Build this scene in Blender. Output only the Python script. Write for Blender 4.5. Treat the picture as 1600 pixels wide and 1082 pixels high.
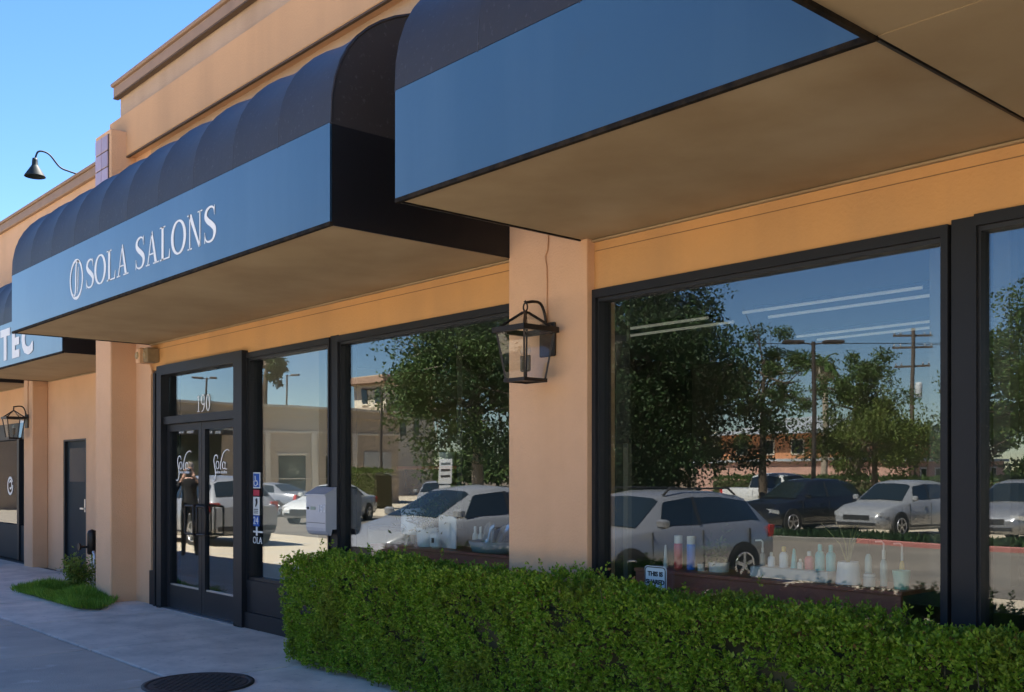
import bpy, bmesh, math, random
import numpy as np
from mathutils import Vector, Matrix

R = math.radians
random.seed(7)
rng = np.random.default_rng(11)
scene = bpy.context.scene
for o in list(bpy.data.objects):
    bpy.data.objects.remove(o)
COL = scene.collection

# ------------------------------------------------------------------ camera
THETA = 48.4
cd = bpy.data.cameras.new('camera')
cam = bpy.data.objects.new('camera', cd)
COL.objects.link(cam)
cam.location = (0.0, -4.8, 1.55)
cam.rotation_euler = (R(90), 0, R(THETA))
cd.sensor_width = 36.0
cd.lens = 36.0
cd.shift_y = 0.1244
cd.clip_start = 0.05
cd.clip_end = 3000
scene.camera = cam

# ------------------------------------------------------------------ sky + sun
SUN_AZ, SUN_EL = -6.0, 55.0          # azimuth measured from +Y (behind the shop) towards +X
sd = Vector((math.sin(R(SUN_AZ)) * math.cos(R(SUN_EL)), math.cos(R(SUN_AZ)) * math.cos(R(SUN_EL)), math.sin(R(SUN_EL))))
world = bpy.data.worlds.new('World')
scene.world = world
world.use_nodes = True
wn = world.node_tree.nodes
wl = world.node_tree.links
sky = wn.new('ShaderNodeTexSky')
sky.sky_type = 'NISHITA'
sky.sun_disc = False
sky.sun_elevation = R(SUN_EL)
sky.sun_rotation = R(SUN_AZ)
sky.altitude = 100
sky.air_density = 1.0
sky.dust_density = 0.0
sky.ozone_density = 3.2
bg = wn['Background']
bg.inputs['Strength'].default_value = 0.050
hs = wn.new('ShaderNodeHueSaturation')
hs.inputs['Saturation'].default_value = 1.22
hs.inputs['Hue'].default_value = 0.509
wl.new(sky.outputs[0], hs.inputs['Color'])
wl.new(hs.outputs[0], bg.inputs['Color'])
sl = bpy.data.lights.new('sun', 'SUN')
sl.energy = 5.0
sl.angle = R(0.55)
sl.color = (1.0, 0.93, 0.82)
so = bpy.data.objects.new('sun', sl)
COL.objects.link(so)
so.rotation_euler = (-sd).to_track_quat('-Z', 'Y').to_euler()
so.location = (0, 20, 40)

scene.view_settings.view_transform = 'Standard'
scene.view_settings.look = 'None'
scene.view_settings.gamma = 1.0
scene.view_settings.use_curve_mapping = False
scene.view_settings.exposure = 2.5
scene.render.engine = 'CYCLES'
scene.cycles.use_denoising = True
scene.cycles.max_bounces = 8
scene.cycles.transparent_max_bounces = 12
scene.cycles.glossy_bounces = 4
scene.cycles.sample_clamp_indirect = 8.0


# ------------------------------------------------------------------ materials
MATS = {}


def mat(name, col, rough=0.6, metal=0.0, spec=0.5, noise=None, bump=None, streak=None, col2=None, emit=None,
        objrand=0.0, coat=0.0, spots=None):
    """noise=(scale, amount) colour mottling; bump=(scale, strength); streak=(scale, amount, colour) vertical weathering"""
    if name in MATS:
        return MATS[name]
    m = bpy.data.materials.new(name)
    m.use_nodes = True
    nt = m.node_tree
    N, L = nt.nodes, nt.links
    b = N['Principled BSDF']
    b.inputs['Roughness'].default_value = rough
    b.inputs['Metallic'].default_value = metal
    b.inputs['Specular IOR Level'].default_value = spec
    b.inputs['Coat Weight'].default_value = coat
    b.inputs['Coat Roughness'].default_value = max(0.03, rough * 0.8)
    c = (*col, 1)
    b.inputs['Base Color'].default_value = c
    cur = None
    tc = None

    def coords():
        nonlocal tc
        if tc is None:
            tc = N.new('ShaderNodeNewGeometry')
        return tc.outputs['Position']

    def mixc(fac_socket, a, bcol, blend='MIX'):
        mx = N.new('ShaderNodeMix')
        mx.data_type = 'RGBA'
        mx.blend_type = blend
        L.new(fac_socket, mx.inputs['Factor'])
        if a is None:
            mx.inputs['A'].default_value = c
        else:
            L.new(a, mx.inputs['A'])
        if isinstance(bcol, tuple):
            mx.inputs['B'].default_value = (*bcol, 1)
        else:
            L.new(bcol, mx.inputs['B'])
        return mx.outputs['Result']

    def ramp(sock, lo, hi, amt):
        mr = N.new('ShaderNodeMapRange')
        L.new(sock, mr.inputs['Value'])
        mr.inputs['From Min'].default_value = lo
        mr.inputs['From Max'].default_value = hi
        mr.inputs['To Min'].default_value = 0
        mr.inputs['To Max'].default_value = amt
        return mr.outputs['Result']

    if noise:
        sc, amt = noise
        t = N.new('ShaderNodeTexNoise')
        t.inputs['Scale'].default_value = sc
        t.inputs['Detail'].default_value = 7
        t.inputs['Roughness'].default_value = 0.62
        L.new(coords(), t.inputs['Vector'])
        dark = col2 if col2 else tuple(x * 0.55 for x in col)
        cur = mixc(ramp(t.outputs['Fac'], 0.38, 0.72, amt), cur, dark)
    if streak:
        sc, amt, scol = streak
        mp = N.new('ShaderNodeMapping')
        mp.inputs['Scale'].default_value = (sc, sc, sc * 0.06)
        L.new(coords(), mp.inputs['Vector'])
        t = N.new('ShaderNodeTexNoise')
        t.inputs['Scale'].default_value = 1.0
        t.inputs['Detail'].default_value = 5
        L.new(mp.outputs['Vector'], t.inputs['Vector'])
        cur = mixc(ramp(t.outputs['Fac'], 0.45, 0.75, amt), cur, scol)
    if spots:
        sc, amt, scol = spots
        t = N.new('ShaderNodeTexNoise')
        t.inputs['Scale'].default_value = sc
        t.inputs['Detail'].default_value = 3
        L.new(coords(), t.inputs['Vector'])
        cur = mixc(ramp(t.outputs['Fac'], 0.62, 0.72, amt), cur, scol)
    if objrand:
        oi = N.new('ShaderNodeObjectInfo')
        mr = N.new('ShaderNodeMapRange')
        L.new(oi.outputs['Random'], mr.inputs['Value'])
        mr.inputs['To Min'].default_value = 1 - objrand
        mr.inputs['To Max'].default_value = 1 + objrand
        hs = N.new('ShaderNodeHueSaturation')
        L.new(mr.outputs['Result'], hs.inputs['Value'])
        if cur is None:
            hs.inputs['Color'].default_value = c
        else:
            L.new(cur, hs.inputs['Color'])
        cur = hs.outputs['Color']
    if cur is not None:
        L.new(cur, b.inputs['Base Color'])
    if bump:
        sc, st = bump
        t = N.new('ShaderNodeTexNoise')
        t.inputs['Scale'].default_value = sc
        t.inputs['Detail'].default_value = 4
        L.new(coords(), t.inputs['Vector'])
        bp = N.new('ShaderNodeBump')
        bp.inputs['Strength'].default_value = st
        bp.inputs['Distance'].default_value = 0.01
        L.new(t.outputs['Fac'], bp.inputs['Height'])
        L.new(bp.outputs['Normal'], b.inputs['Normal'])
    if emit:
        b.inputs['Emission Color'].default_value = (*emit[0], 1)
        b.inputs['Emission Strength'].default_value = emit[1]
    MATS[name] = m
    return m


def leaf_mat(name, a, b_, c, trans=0.25, big=1.2, brown=None):
    """leaves: colour varies from leaf to leaf and slowly along the plant"""
    if name in MATS:
        return MATS[name]
    m = bpy.data.materials.new(name)
    m.use_nodes = True
    N, L = m.node_tree.nodes, m.node_tree.links
    p = N['Principled BSDF']
    p.inputs['Roughness'].default_value = 0.5
    p.inputs['Specular IOR Level'].default_value = 0.35 if name == 'hedge_leaves' else 0.15
    g = N.new('ShaderNodeNewGeometry')
    cr = N.new('ShaderNodeValToRGB')
    e = cr.color_ramp.elements
    e[0].color = (*a, 1)
    e[1].color = (*c, 1)
    k = e.new(0.55)
    k.color = (*b_, 1)
    if brown:
        e[-1].position = 0.95
        k2 = e.new(0.985)
        k2.color = (0.20, 0.11, 0.04, 1)
    L.new(g.outputs['Random Per Island'], cr.inputs['Fac'])
    t = N.new('ShaderNodeTexNoise')
    t.inputs['Scale'].default_value = big
    t.inputs['Detail'].default_value = 3
    L.new(g.outputs['Position'], t.inputs['Vector'])
    mx = N.new('ShaderNodeMix')
    mx.data_type = 'RGBA'
    mr = N.new('ShaderNodeMapRange')
    mr.inputs['From Min'].default_value = 0.5
    mr.inputs['From Max'].default_value = 0.72
    mr.inputs['To Max'].default_value = 0.75
    L.new(t.outputs['Fac'], mr.inputs['Value'])
    L.new(mr.outputs['Result'], mx.inputs['Factor'])
    L.new(cr.outputs['Color'], mx.inputs['A'])
    bb = brown if brown else tuple(x * 0.6 for x in b_)
    mx.inputs['B'].default_value = (*bb, 1)
    L.new(mx.outputs['Result'], p.inputs['Base Color'])
    tr = N.new('ShaderNodeBsdfTranslucent')
    L.new(mx.outputs['Result'], tr.inputs['Color'])
    ms = N.new('ShaderNodeMixShader')
    ms.inputs['Fac'].default_value = trans
    L.new(p.outputs[0], ms.inputs[1])
    L.new(tr.outputs[0], ms.inputs[2])
    L.new(ms.outputs[0], N['Material Output'].inputs['Surface'])
    MATS[name] = m
    return m


def glass_mat(name, refl=0.2, tint=(0.8, 0.84, 0.82), gtint=(0.93, 0.96, 1.0), rough=0.0):
    """coated storefront glass: mirror reflection that grows towards grazing angles, the rest passes through"""
    if name in MATS:
        return MATS[name]
    m = bpy.data.materials.new(name)
    m.use_nodes = True
    N, L = m.node_tree.nodes, m.node_tree.links
    N.remove(N['Principled BSDF'])
    tr = N.new('ShaderNodeBsdfTransparent')
    tr.inputs['Color'].default_value = (*tint, 1)
    gl = N.new('ShaderNodeBsdfGlossy')
    gl.inputs['Color'].default_value = (*gtint, 1)
    gl.inputs['Roughness'].default_value = rough
    wt = N.new('ShaderNodeTexNoise')
    wt.inputs['Scale'].default_value = 1.1
    wt.inputs['Detail'].default_value = 1.0
    wg = N.new('ShaderNodeNewGeometry')
    L.new(wg.outputs['Position'], wt.inputs['Vector'])
    wb = N.new('ShaderNodeBump')
    wb.inputs['Strength'].default_value = 0.10
    wb.inputs['Distance'].default_value = 0.012
    L.new(wt.outputs['Fac'], wb.inputs['Height'])
    L.new(wb.outputs['Normal'], gl.inputs['Normal'])
    geo = N.new('ShaderNodeNewGeometry')
    dt = N.new('ShaderNodeVectorMath')
    dt.operation = 'DOT_PRODUCT'
    L.new(geo.outputs['Normal'], dt.inputs[0])
    L.new(geo.outputs['Incoming'], dt.inputs[1])
    ab = N.new('ShaderNodeMath')
    ab.operation = 'ABSOLUTE'
    L.new(dt.outputs['Value'], ab.inputs[0])
    inv = N.new('ShaderNodeMath')
    inv.operation = 'SUBTRACT'
    inv.use_clamp = True
    inv.inputs[0].default_value = 1.0
    L.new(ab.outputs[0], inv.inputs[1])
    pw = N.new('ShaderNodeMath')
    pw.operation = 'POWER'
    L.new(inv.outputs[0], pw.inputs[0])
    pw.inputs[1].default_value = 4.2
    ma = N.new('ShaderNodeMath')
    ma.operation = 'MULTIPLY_ADD'
    ma.use_clamp = True
    L.new(pw.outputs[0], ma.inputs[0])
    ma.inputs[1].default_value = 1.0 - refl
    ma.inputs[2].default_value = refl
    ms = N.new('ShaderNodeMixShader')
    L.new(ma.outputs[0], ms.inputs['Fac'])
    L.new(tr.outputs[0], ms.inputs[1])
    L.new(gl.outputs[0], ms.inputs[2])
    L.new(ms.outputs[0], N['Material Output'].inputs['Surface'])
    MATS[name] = m
    return m


PEACH = mat('peach_stucco', (0.70, 0.42, 0.245), 0.9, noise=(1.7, 0.6), col2=(0.60, 0.35, 0.195), bump=(60, 0.5),
            streak=(2.0, 0.22, (0.48, 0.28, 0.165)))
PEACHW = mat('dimmed_weathered_peach', (0.50, 0.345, 0.235), 0.9, noise=(1.1, 0.4), col2=(0.40, 0.27, 0.18), bump=(60, 0.5),
             streak=(2.4, 0.35, (0.30, 0.19, 0.12)))  # peach toned darker to offset stronger light up high; streaks are weathering
OCHRE = mat('ochre_stucco', (0.62, 0.325, 0.12), 0.85, noise=(1.6, 0.45), col2=(0.50, 0.28, 0.12), bump=(45, 0.35),
            streak=(2.2, 0.4, (0.36, 0.21, 0.10)))
BANDP = mat('brown_ochre_band', (0.60, 0.345, 0.18), 0.88, noise=(1.2, 0.3), col2=(0.48, 0.28, 0.15), bump=(45, 0.35),
            streak=(2.0, 0.45, (0.40, 0.24, 0.13)))
CAPM = mat('parapet_cap_paint', (0.33, 0.21, 0.14), 0.7, noise=(3, 0.3), streak=(3, 0.3, (0.2, 0.13, 0.09)))
CAPD = mat('dark_cap_edge', (0.10, 0.06, 0.035), 0.8, noise=(3, 0.4))
FRAME = mat('charcoal_frame_paint', (0.017, 0.018, 0.021), 0.5, noise=(4, 0.25), spec=0.25)
FRAMEB = mat('black_frame', (0.012, 0.012, 0.014), 0.5)
VINYLB = mat('blue_vinyl', (0.024, 0.066, 0.118), 0.36, spec=0.6, coat=0.9, noise=(1.2, 0.3), col2=(0.025, 0.075, 0.125),
             streak=(3.0, 0.6, (0.05, 0.105, 0.165)), spots=(2.2, 0.35, (0.03, 0.06, 0.095)), bump=(9, 0.12))
VINYLK = mat('charcoal_vinyl', (0.034, 0.028, 0.024), 0.5, spec=0.4, noise=(2.0, 0.35), col2=(0.035, 0.034, 0.038),
             bump=(7, 0.2), spots=(38, 0.5, (0.09, 0.085, 0.08)))
VINYLKK = mat('black_vinyl', (0.008, 0.008, 0.009), 0.45, spec=0.4)
SOFFIT = mat('tan_canvas', (0.36, 0.26, 0.14), 0.8, spots=(0.8, 0.35, (0.47, 0.37, 0.23)), streak=(1.7, 0.5, (0.44, 0.33, 0.19)), noise=(1.4, 0.85), col2=(0.27, 0.18, 0.09), bump=(16, 0.1))
RAIL = mat('awning_rail', (0.010, 0.009, 0.008), 0.8, spec=0.1, noise=(14, 0.8), col2=(0.05, 0.036, 0.022))
WHITE = mat('white_lettering', (0.80, 0.80, 0.80), 0.5)
CONC = mat('sidewalk_concrete', (0.72, 0.61, 0.49), 0.9, noise=(2.0, 1.0), col2=(0.46, 0.39, 0.315), bump=(90, 0.5),
           objrand=0.05, spots=(16, 0.5, (0.36, 0.31, 0.255)))
CONCD = mat('stained_concrete', (0.54, 0.43, 0.325), 0.92, noise=(0.9, 1.0), col2=(0.36, 0.295, 0.235), bump=(80, 0.6),
            objrand=0.05, spots=(4, 0.45, (0.66, 0.56, 0.45)))
JOINT = mat('joint_dirt', (0.09, 0.075, 0.06), 0.95, noise=(20, 0.5))
ASPH = mat('parking_asphalt', (0.48, 0.40, 0.29), 0.9, noise=(0.35, 0.6), col2=(0.38, 0.325, 0.245), bump=(120, 0.5))
SOIL = mat('dry_soil', (0.16, 0.12, 0.08), 0.95, noise=(3, 0.6), bump=(30, 0.6))
KERB = mat('kerb_concrete', (0.36, 0.34, 0.31), 0.9, noise=(3, 0.4))
REDK = mat('red_kerb_paint', (0.33, 0.12, 0.10), 0.7, noise=(5, 0.4))
IRON = mat('cast_iron', (0.055, 0.045, 0.04), 0.65, metal=0.5, noise=(12, 0.5), col2=(0.10, 0.07, 0.05))
BRONZE = mat('lantern_bronze', (0.018, 0.014, 0.012), 0.45, metal=0.4, noise=(15, 0.4), col2=(0.05, 0.03, 0.02))
STEEL = mat('brushed_steel', (0.55, 0.55, 0.56), 0.35, metal=0.9)
MAILG = mat('mailbox_grey', (0.42, 0.44, 0.50), 0.4, metal=0.25, noise=(6, 0.15))
DARKTEAL = mat('dark_teal_paint', (0.016, 0.026, 0.032), 0.6, spec=0.2, noise=(3, 0.3))
BROWN = mat('red_brown_counter', (0.50, 0.15, 0.105), 0.5, noise=(4, 0.3))
CREAM = mat('cream_wall', (0.62, 0.55, 0.43), 0.85, noise=(0.6, 0.3), bump=(30, 0.2))
TAN = mat('tan_render', (0.44, 0.35, 0.25), 0.9, noise=(0.4, 0.35), bump=(15, 0.2))
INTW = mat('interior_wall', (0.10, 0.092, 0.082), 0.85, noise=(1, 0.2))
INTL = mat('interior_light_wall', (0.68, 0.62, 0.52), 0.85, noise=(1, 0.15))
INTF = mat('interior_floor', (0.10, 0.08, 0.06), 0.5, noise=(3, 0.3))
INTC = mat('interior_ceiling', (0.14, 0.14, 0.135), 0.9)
TUBE = mat('lamp_tube', (0.9, 0.9, 0.85), 0.5, emit=((1.0, 0.96, 0.88), 0.018))
GLASS = glass_mat('storefront_glass', 0.086, tint=(.90, .93, .91))
GLASSD = glass_mat('door_glass', 0.055, tint=(.86, .89, .88))
DIMGL = glass_mat('dim_glass', 0.02, tint=(.7, .7, .72), gtint=(.35, .38, .42))
CLEAR = glass_mat('clear_glass', 0.04, tint=(0.93, 0.95, 0.94))
BARK = mat('bark', (0.09, 0.065, 0.045), 0.9, noise=(6, 0.6), bump=(20, 0.8))
PALEBARK = mat('pale_bark', (0.30, 0.25, 0.19), 0.9, noise=(6, 0.5), bump=(20, 0.6))
RUBBER = mat('tyre_rubber', (0.015, 0.015, 0.015), 0.8)
CHROME = mat('chrome', (0.7, 0.7, 0.72), 0.15, metal=1.0)
CARGL = mat('car_glass', (0.012, 0.018, 0.020), 0.04, spec=0.9)
TAILR = mat('tail_lamp_red', (0.45, 0.02, 0.02), 0.2)
HEADL = mat('head_lamp', (0.75, 0.77, 0.8), 0.12, metal=0.6)
BLACKP = mat('black_plastic', (0.015, 0.015, 0.016), 0.6)
WOODP = mat('pole_wood', (0.09, 0.07, 0.055), 0.9, noise=(5, 0.5))
HEDGEL = leaf_mat('hedge_leaves', (0.11, 0.205, 0.013), (0.215, 0.365, 0.024), (0.40, 0.50, 0.065), 0.45, 1.7,
                  brown=(0.22, 0.23, 0.03))
HEDGEC = mat('hedge_twigs', (0.075, 0.065, 0.028), 0.95, noise=(9, 0.6))
GRASSM = leaf_mat('grass_blades', (0.11, 0.23, 0.025), (0.20, 0.36, 0.04), (0.36, 0.50, 0.09), 0.45, 2.0)
LEAFD = leaf_mat('dark_tree_leaves', (0.016, 0.034, 0.012), (0.026, 0.052, 0.017), (0.042, 0.072, 0.022), 0.2, 0.4)
LEAFM = leaf_mat('mid_tree_leaves', (0.040, 0.075, 0.022), (0.065, 0.11, 0.030), (0.11, 0.15, 0.045), 0.3, 0.4)
LEAFY = leaf_mat('yellow_green_leaves', (0.060, 0.090, 0.020), (0.10, 0.14, 0.030), (0.16, 0.18, 0.05), 0.3, 0.5)


# ------------------------------------------------------------------ mesh helpers
class MB:
    def __init__(s):
        s.v = []
        s.f = []
        s.sm = []

    def add(s, vs, fs, smooth=False):
        k = len(s.v)
        s.v += [tuple(p) for p in vs]
        s.f += [tuple(i + k for i in f) for f in fs]
        s.sm += [smooth] * len(fs)
        return s

    def box(s, x0, x1, y0, y1, z0, z1):
        vs = [(x0, y0, z0), (x1, y0, z0), (x1, y1, z0), (x0, y1, z0), (x0, y0, z1), (x1, y0, z1), (x1, y1, z1), (x0, y1, z1)]
        return s.add(vs, [(3, 2, 1, 0), (4, 5, 6, 7), (0, 1, 5, 4), (1, 2, 6, 5), (2, 3, 7, 6), (3, 0, 4, 7)])

    def obox(s, c, ax, ay, az):
        """box at centre c with half-axis vectors"""
        c, ax, ay, az = Vector(c), Vector(ax), Vector(ay), Vector(az)
        vs = []
        for k in (-1, 1):
            for i, j in ((-1, -1), (1, -1), (1, 1), (-1, 1)):
                vs.append(c + ax * i + ay * j + az * k)
        return s.add(vs, [(3, 2, 1, 0), (4, 5, 6, 7), (0, 1, 5, 4), (1, 2, 6, 5), (2, 3, 7, 6), (3, 0, 4, 7)])

    def bbox(s, x0, x1, y0, y1, z0, z1, b=0.01):
        """box with chamfered vertical and top edges"""
        b = min(b, (x1 - x0) / 3, (y1 - y0) / 3, (z1 - z0) / 3)

        def ring(i, z):
            return [(x0 + i + b, y0 + i, z), (x1 - i - b, y0 + i, z), (x1 - i, y0 + i + b, z), (x1 - i, y1 - i - b, z),
                    (x1 - i - b, y1 - i, z), (x0 + i + b, y1 - i, z), (x0 + i, y1 - i - b, z), (x0 + i, y0 + i + b, z)]
        vs = ring(b, z0) + ring(0, z0 + b) + ring(0, z1 - b) + ring(b, z1)
        fs = [tuple(range(7, -1, -1)), tuple(range(24, 32))]
        for r in range(3):
            for i in range(8):
                j = (i + 1) % 8
                fs.append((r * 8 + i, r * 8 + j, r * 8 + 8 + j, r * 8 + 8 + i))
        return s.add(vs, fs)

    def prism(s, pts, axis, a, b):
        """polygon pts (2D) extruded along axis from a to b"""
        def put(p, q):
            if axis == 'x':
                return (q, p[0], p[1])
            if axis == 'y':
                return (p[0], q, p[1])
            return (p[0], p[1], q)
        n = len(pts)
        vs = [put(p, a) for p in pts] + [put(p, b) for p in pts]
        fs = [tuple(range(n - 1, -1, -1)), tuple(range(n, 2 * n))]
        for i in range(n):
            j = (i + 1) % n
            fs.append((i, j, n + j, n + i))
        return s.add(vs, fs)

    def tube(s, pts, rad, n=8, smooth=True, caps=True):
        pts = [Vector(p) for p in pts]
        rads = rad if isinstance(rad, (list, tuple)) else [rad] * len(pts)
        up = None
        vs = []
        for i, p in enumerate(pts):
            d = (pts[min(i + 1, len(pts) - 1)] - pts[max(i - 1, 0)])
            if d.length < 1e-9:
                d = Vector((0, 0, 1))
            d.normalize()
            if up is None:
                up = Vector((0, 0, 1)) if abs(d.z) < 0.9 else Vector((1, 0, 0))
            x = d.cross(up)
            if x.length < 1e-5:
                x = d.cross(Vector((0, 1, 0)))
            x.normalize()
            y = x.cross(d).normalized()
            up = y
            for k in range(n):
                a = 2 * math.pi * k / n
                vs.append(p + (x * math.cos(a) + y * math.sin(a)) * rads[i])
        fs = []
        for i in range(len(pts) - 1):
            for k in range(n):
                j = (k + 1) % n
                fs.append((i * n + k, i * n + j, i * n + n + j, i * n + n + k))
        s.add(vs, fs, smooth)
        if caps:
            m = len(pts) - 1
            s.add(vs[:n], [tuple(range(n))])
            s.add(vs[m * n:], [tuple(range(n - 1, -1, -1))])
        return s

    def lathe(s, prof, n=16, c=(0, 0, 0), smooth=True):
        vs, fs = [], []
        for r, z in prof:
            for k in range(n):
                a = 2 * math.pi * k / n
                vs.append((c[0] + r * math.cos(a), c[1] + r * math.sin(a), c[2] + z))
        for i in range(len(prof) - 1):
            for k in range(n):
                j = (k + 1) % n
                fs.append((i * n + k, i * n + j, i * n + n + j, i * n + n + k))
        s.add(vs, fs, smooth)
        m = len(prof) - 1
        if prof[0][0] > 1e-6:
            s.add(vs[:n], [tuple(range(n - 1, -1, -1))])
        if prof[m][0] > 1e-6:
            s.add(vs[m * n:], [tuple(range(n))])
        return s

    def grid(s, P, smooth=True):
        r, c = len(P), len(P[0])
        vs = [p for row in P for p in row]
        fs = [(i * c + j, i * c + j + 1, (i + 1) * c + j + 1, (i + 1) * c + j) for i in range(r - 1) for j in range(c - 1)]
        return s.add(vs, fs, smooth)

    def build(s, name, m, parent=None, loc=None):
        me = bpy.data.meshes.new(name)
        me.from_pydata(s.v, [], s.f)
        me.polygons.foreach_set('use_smooth', s.sm)
        me.materials.append(m)
        me.update()
        o = bpy.data.objects.new(name, me)
        COL.objects.link(o)
        if parent:
            o.parent = parent
        if loc:
            o.location = loc
        return o


def tag(o, label=None, cat=None, group=None, kind=None):
    if label:
        o['label'] = label
    if cat:
        o['category'] = cat
    if group:
        o['group'] = group
    if kind:
        o['kind'] = kind
    return o


def thing(name, label, cat, loc=(0, 0, 0), rz=0.0, group=None):
    o = bpy.data.objects.new(name, None)
    o.empty_display_size = 0.1
    COL.objects.link(o)
    o.location = loc
    o.rotation_euler = (0, 0, rz)
    return tag(o, label, cat, group)


def at(parent_loc, mb):
    """shift mesh coordinates so they are relative to the thing's origin"""
    mb.v = [(x - parent_loc[0], y - parent_loc[1], z - parent_loc[2]) for x, y, z in mb.v]
    return mb


def copy_tree(o, parent=None):
    c = o.copy()
    COL.objects.link(c)
    c.parent = parent
    for ch in list(o.children):
        copy_tree(ch, c)
    return c


def np_mesh(name, verts, faces, m, parent=None, smooth=False):
    me = bpy.data.meshes.new(name)
    nv, nf = len(verts), len(faces)
    k = faces.shape[1]
    me.vertices.add(nv)
    me.vertices.foreach_set('co', np.ascontiguousarray(verts, dtype=np.float32).ravel())
    me.loops.add(nf * k)
    me.loops.foreach_set('vertex_index', np.ascontiguousarray(faces, dtype=np.int32).ravel())
    me.polygons.add(nf)
    me.polygons.foreach_set('loop_start', np.arange(0, nf * k, k, dtype=np.int32))
    me.polygons.foreach_set('loop_total', np.full(nf, k, dtype=np.int32))
    me.update(calc_edges=True)
    me.validate()
    me.materials.append(m)
    o = bpy.data.objects.new(name, me)
    COL.objects.link(o)
    if parent:
        o.parent = parent
    return o


def norm(a):
    return a / np.maximum(np.linalg.norm(a, axis=-1, keepdims=True), 1e-9)


def leaves_mesh(base, direc, length, width, r=rng, fold=0.25):
    """folded lozenge leaves: base points, directions (N,3), lengths and widths (N,)"""
    n = len(base)
    d = norm(direc)
    side = norm(np.cross(d, norm(r.normal(size=(n, 3)))))
    nrm = np.cross(side, d)
    L = length[:, None]
    W = width[:, None]
    mid = base + d * L * 0.5
    v = np.empty((n, 4, 3))
    v[:, 0] = base
    v[:, 1] = mid + side * W * 0.5 + nrm * W * fold
    v[:, 2] = base + d * L
    v[:, 3] = mid - side * W * 0.5 + nrm * W * fold
    idx = np.arange(n)[:, None] * 4
    f = np.concatenate([idx + np.array([[0, 1, 2]]), idx + np.array([[0, 2, 3]])], 0)
    return v.reshape(-1, 3), f


def catmull(pts, n=8, closed=False):
    P = [np.array(p, float) for p in pts]
    out = []
    m = len(P)
    rngi = range(m) if closed else range(m - 1)
    for i in rngi:
        if closed:
            a, b, c, d = P[(i - 1) % m], P[i], P[(i + 1) % m], P[(i + 2) % m]
        else:
            a, b, c, d = P[max(i - 1, 0)], P[i], P[i + 1], P[min(i + 2, m - 1)]
        for k in range(n):
            t = k / n
            out.append(0.5 * ((2 * b) + (-a + c) * t + (2 * a - 5 * b + 4 * c - d) * t * t + (-a + 3 * b - 3 * c + d) * t ** 3))
    if not closed:
        out.append(P[-1])
    return out


def stroke(mb, pts, n=8, closed=False, flat=False, th=0.0012):
    """pts (x, z, width): brush stroke in the XZ plane facing -Y, slightly thick"""
    C = [np.array(p, float) for p in pts] if flat else catmull(pts, n, closed)
    m = len(C)
    Lp, Rp = [], []
    for i in range(m):
        if closed:
            t = C[(i + 1) % m][:2] - C[(i - 1) % m][:2]
        else:
            t = C[min(i + 1, m - 1)][:2] - C[max(i - 1, 0)][:2]
        t = t / (np.hypot(*t) + 1e-9)
        q = np.array([-t[1], t[0]]) * C[i][2] / 2
        Lp.append(C[i][:2] + q)
        Rp.append(C[i][:2] - q)
    vs = [(p[0], 0, p[1]) for p in Lp] + [(p[0], 0, p[1]) for p in Rp]
    vs += [(p[0], th, p[1]) for p in Lp] + [(p[0], th, p[1]) for p in Rp]
    fs = []
    for i in range(m if closed else m - 1):
        j = (i + 1) % m
        fs.append((i, j, m + j, m + i))
        fs.append((i, 2 * m + i, 2 * m + j, j))
        fs.append((m + i, m + j, 3 * m + j, 3 * m + i))
    mb.add(vs, fs)


def poly(mb, pts, th=0.0012):
    n = len(pts)
    vs = [(p[0], 0, p[1]) for p in pts] + [(p[0], th, p[1]) for p in pts]
    fs = [tuple(range(n))] + [(i, n + i, n + (i + 1) % n, (i + 1) % n) for i in range(n)]
    mb.add(vs, fs)


def text_mesh(body, size, bold=0.0, th=0.003):
    c = bpy.data.curves.new('text', 'FONT')
    c.body = body
    c.size = size
    c.offset = bold
    c.extrude = th / 2
    c.align_x = 'CENTER'
    c.align_y = 'CENTER'
    c.resolution_u = 3
    o = bpy.data.objects.new('text', c)
    COL.objects.link(o)
    bpy.context.view_layer.update()
    me = bpy.data.meshes.new_from_object(o.evaluated_get(bpy.context.evaluated_depsgraph_get()))
    mb = MB()
    # text lies in XY facing +Z  ->  XZ plane facing -Y
    vs = [(v.co.x, -v.co.z, v.co.y) for v in me.vertices]
    mb.add(vs, [tuple(p.vertices) for p in me.polygons])
    bpy.data.objects.remove(o)
    return mb


def xform(mb, dx, dy, dz, s=1.0, sx=None):
    sx = s if sx is None else sx
    mb.v = [(x * sx + dx, y + dy, z * s + dz) for x, y, z in mb.v]
    return mb


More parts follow.
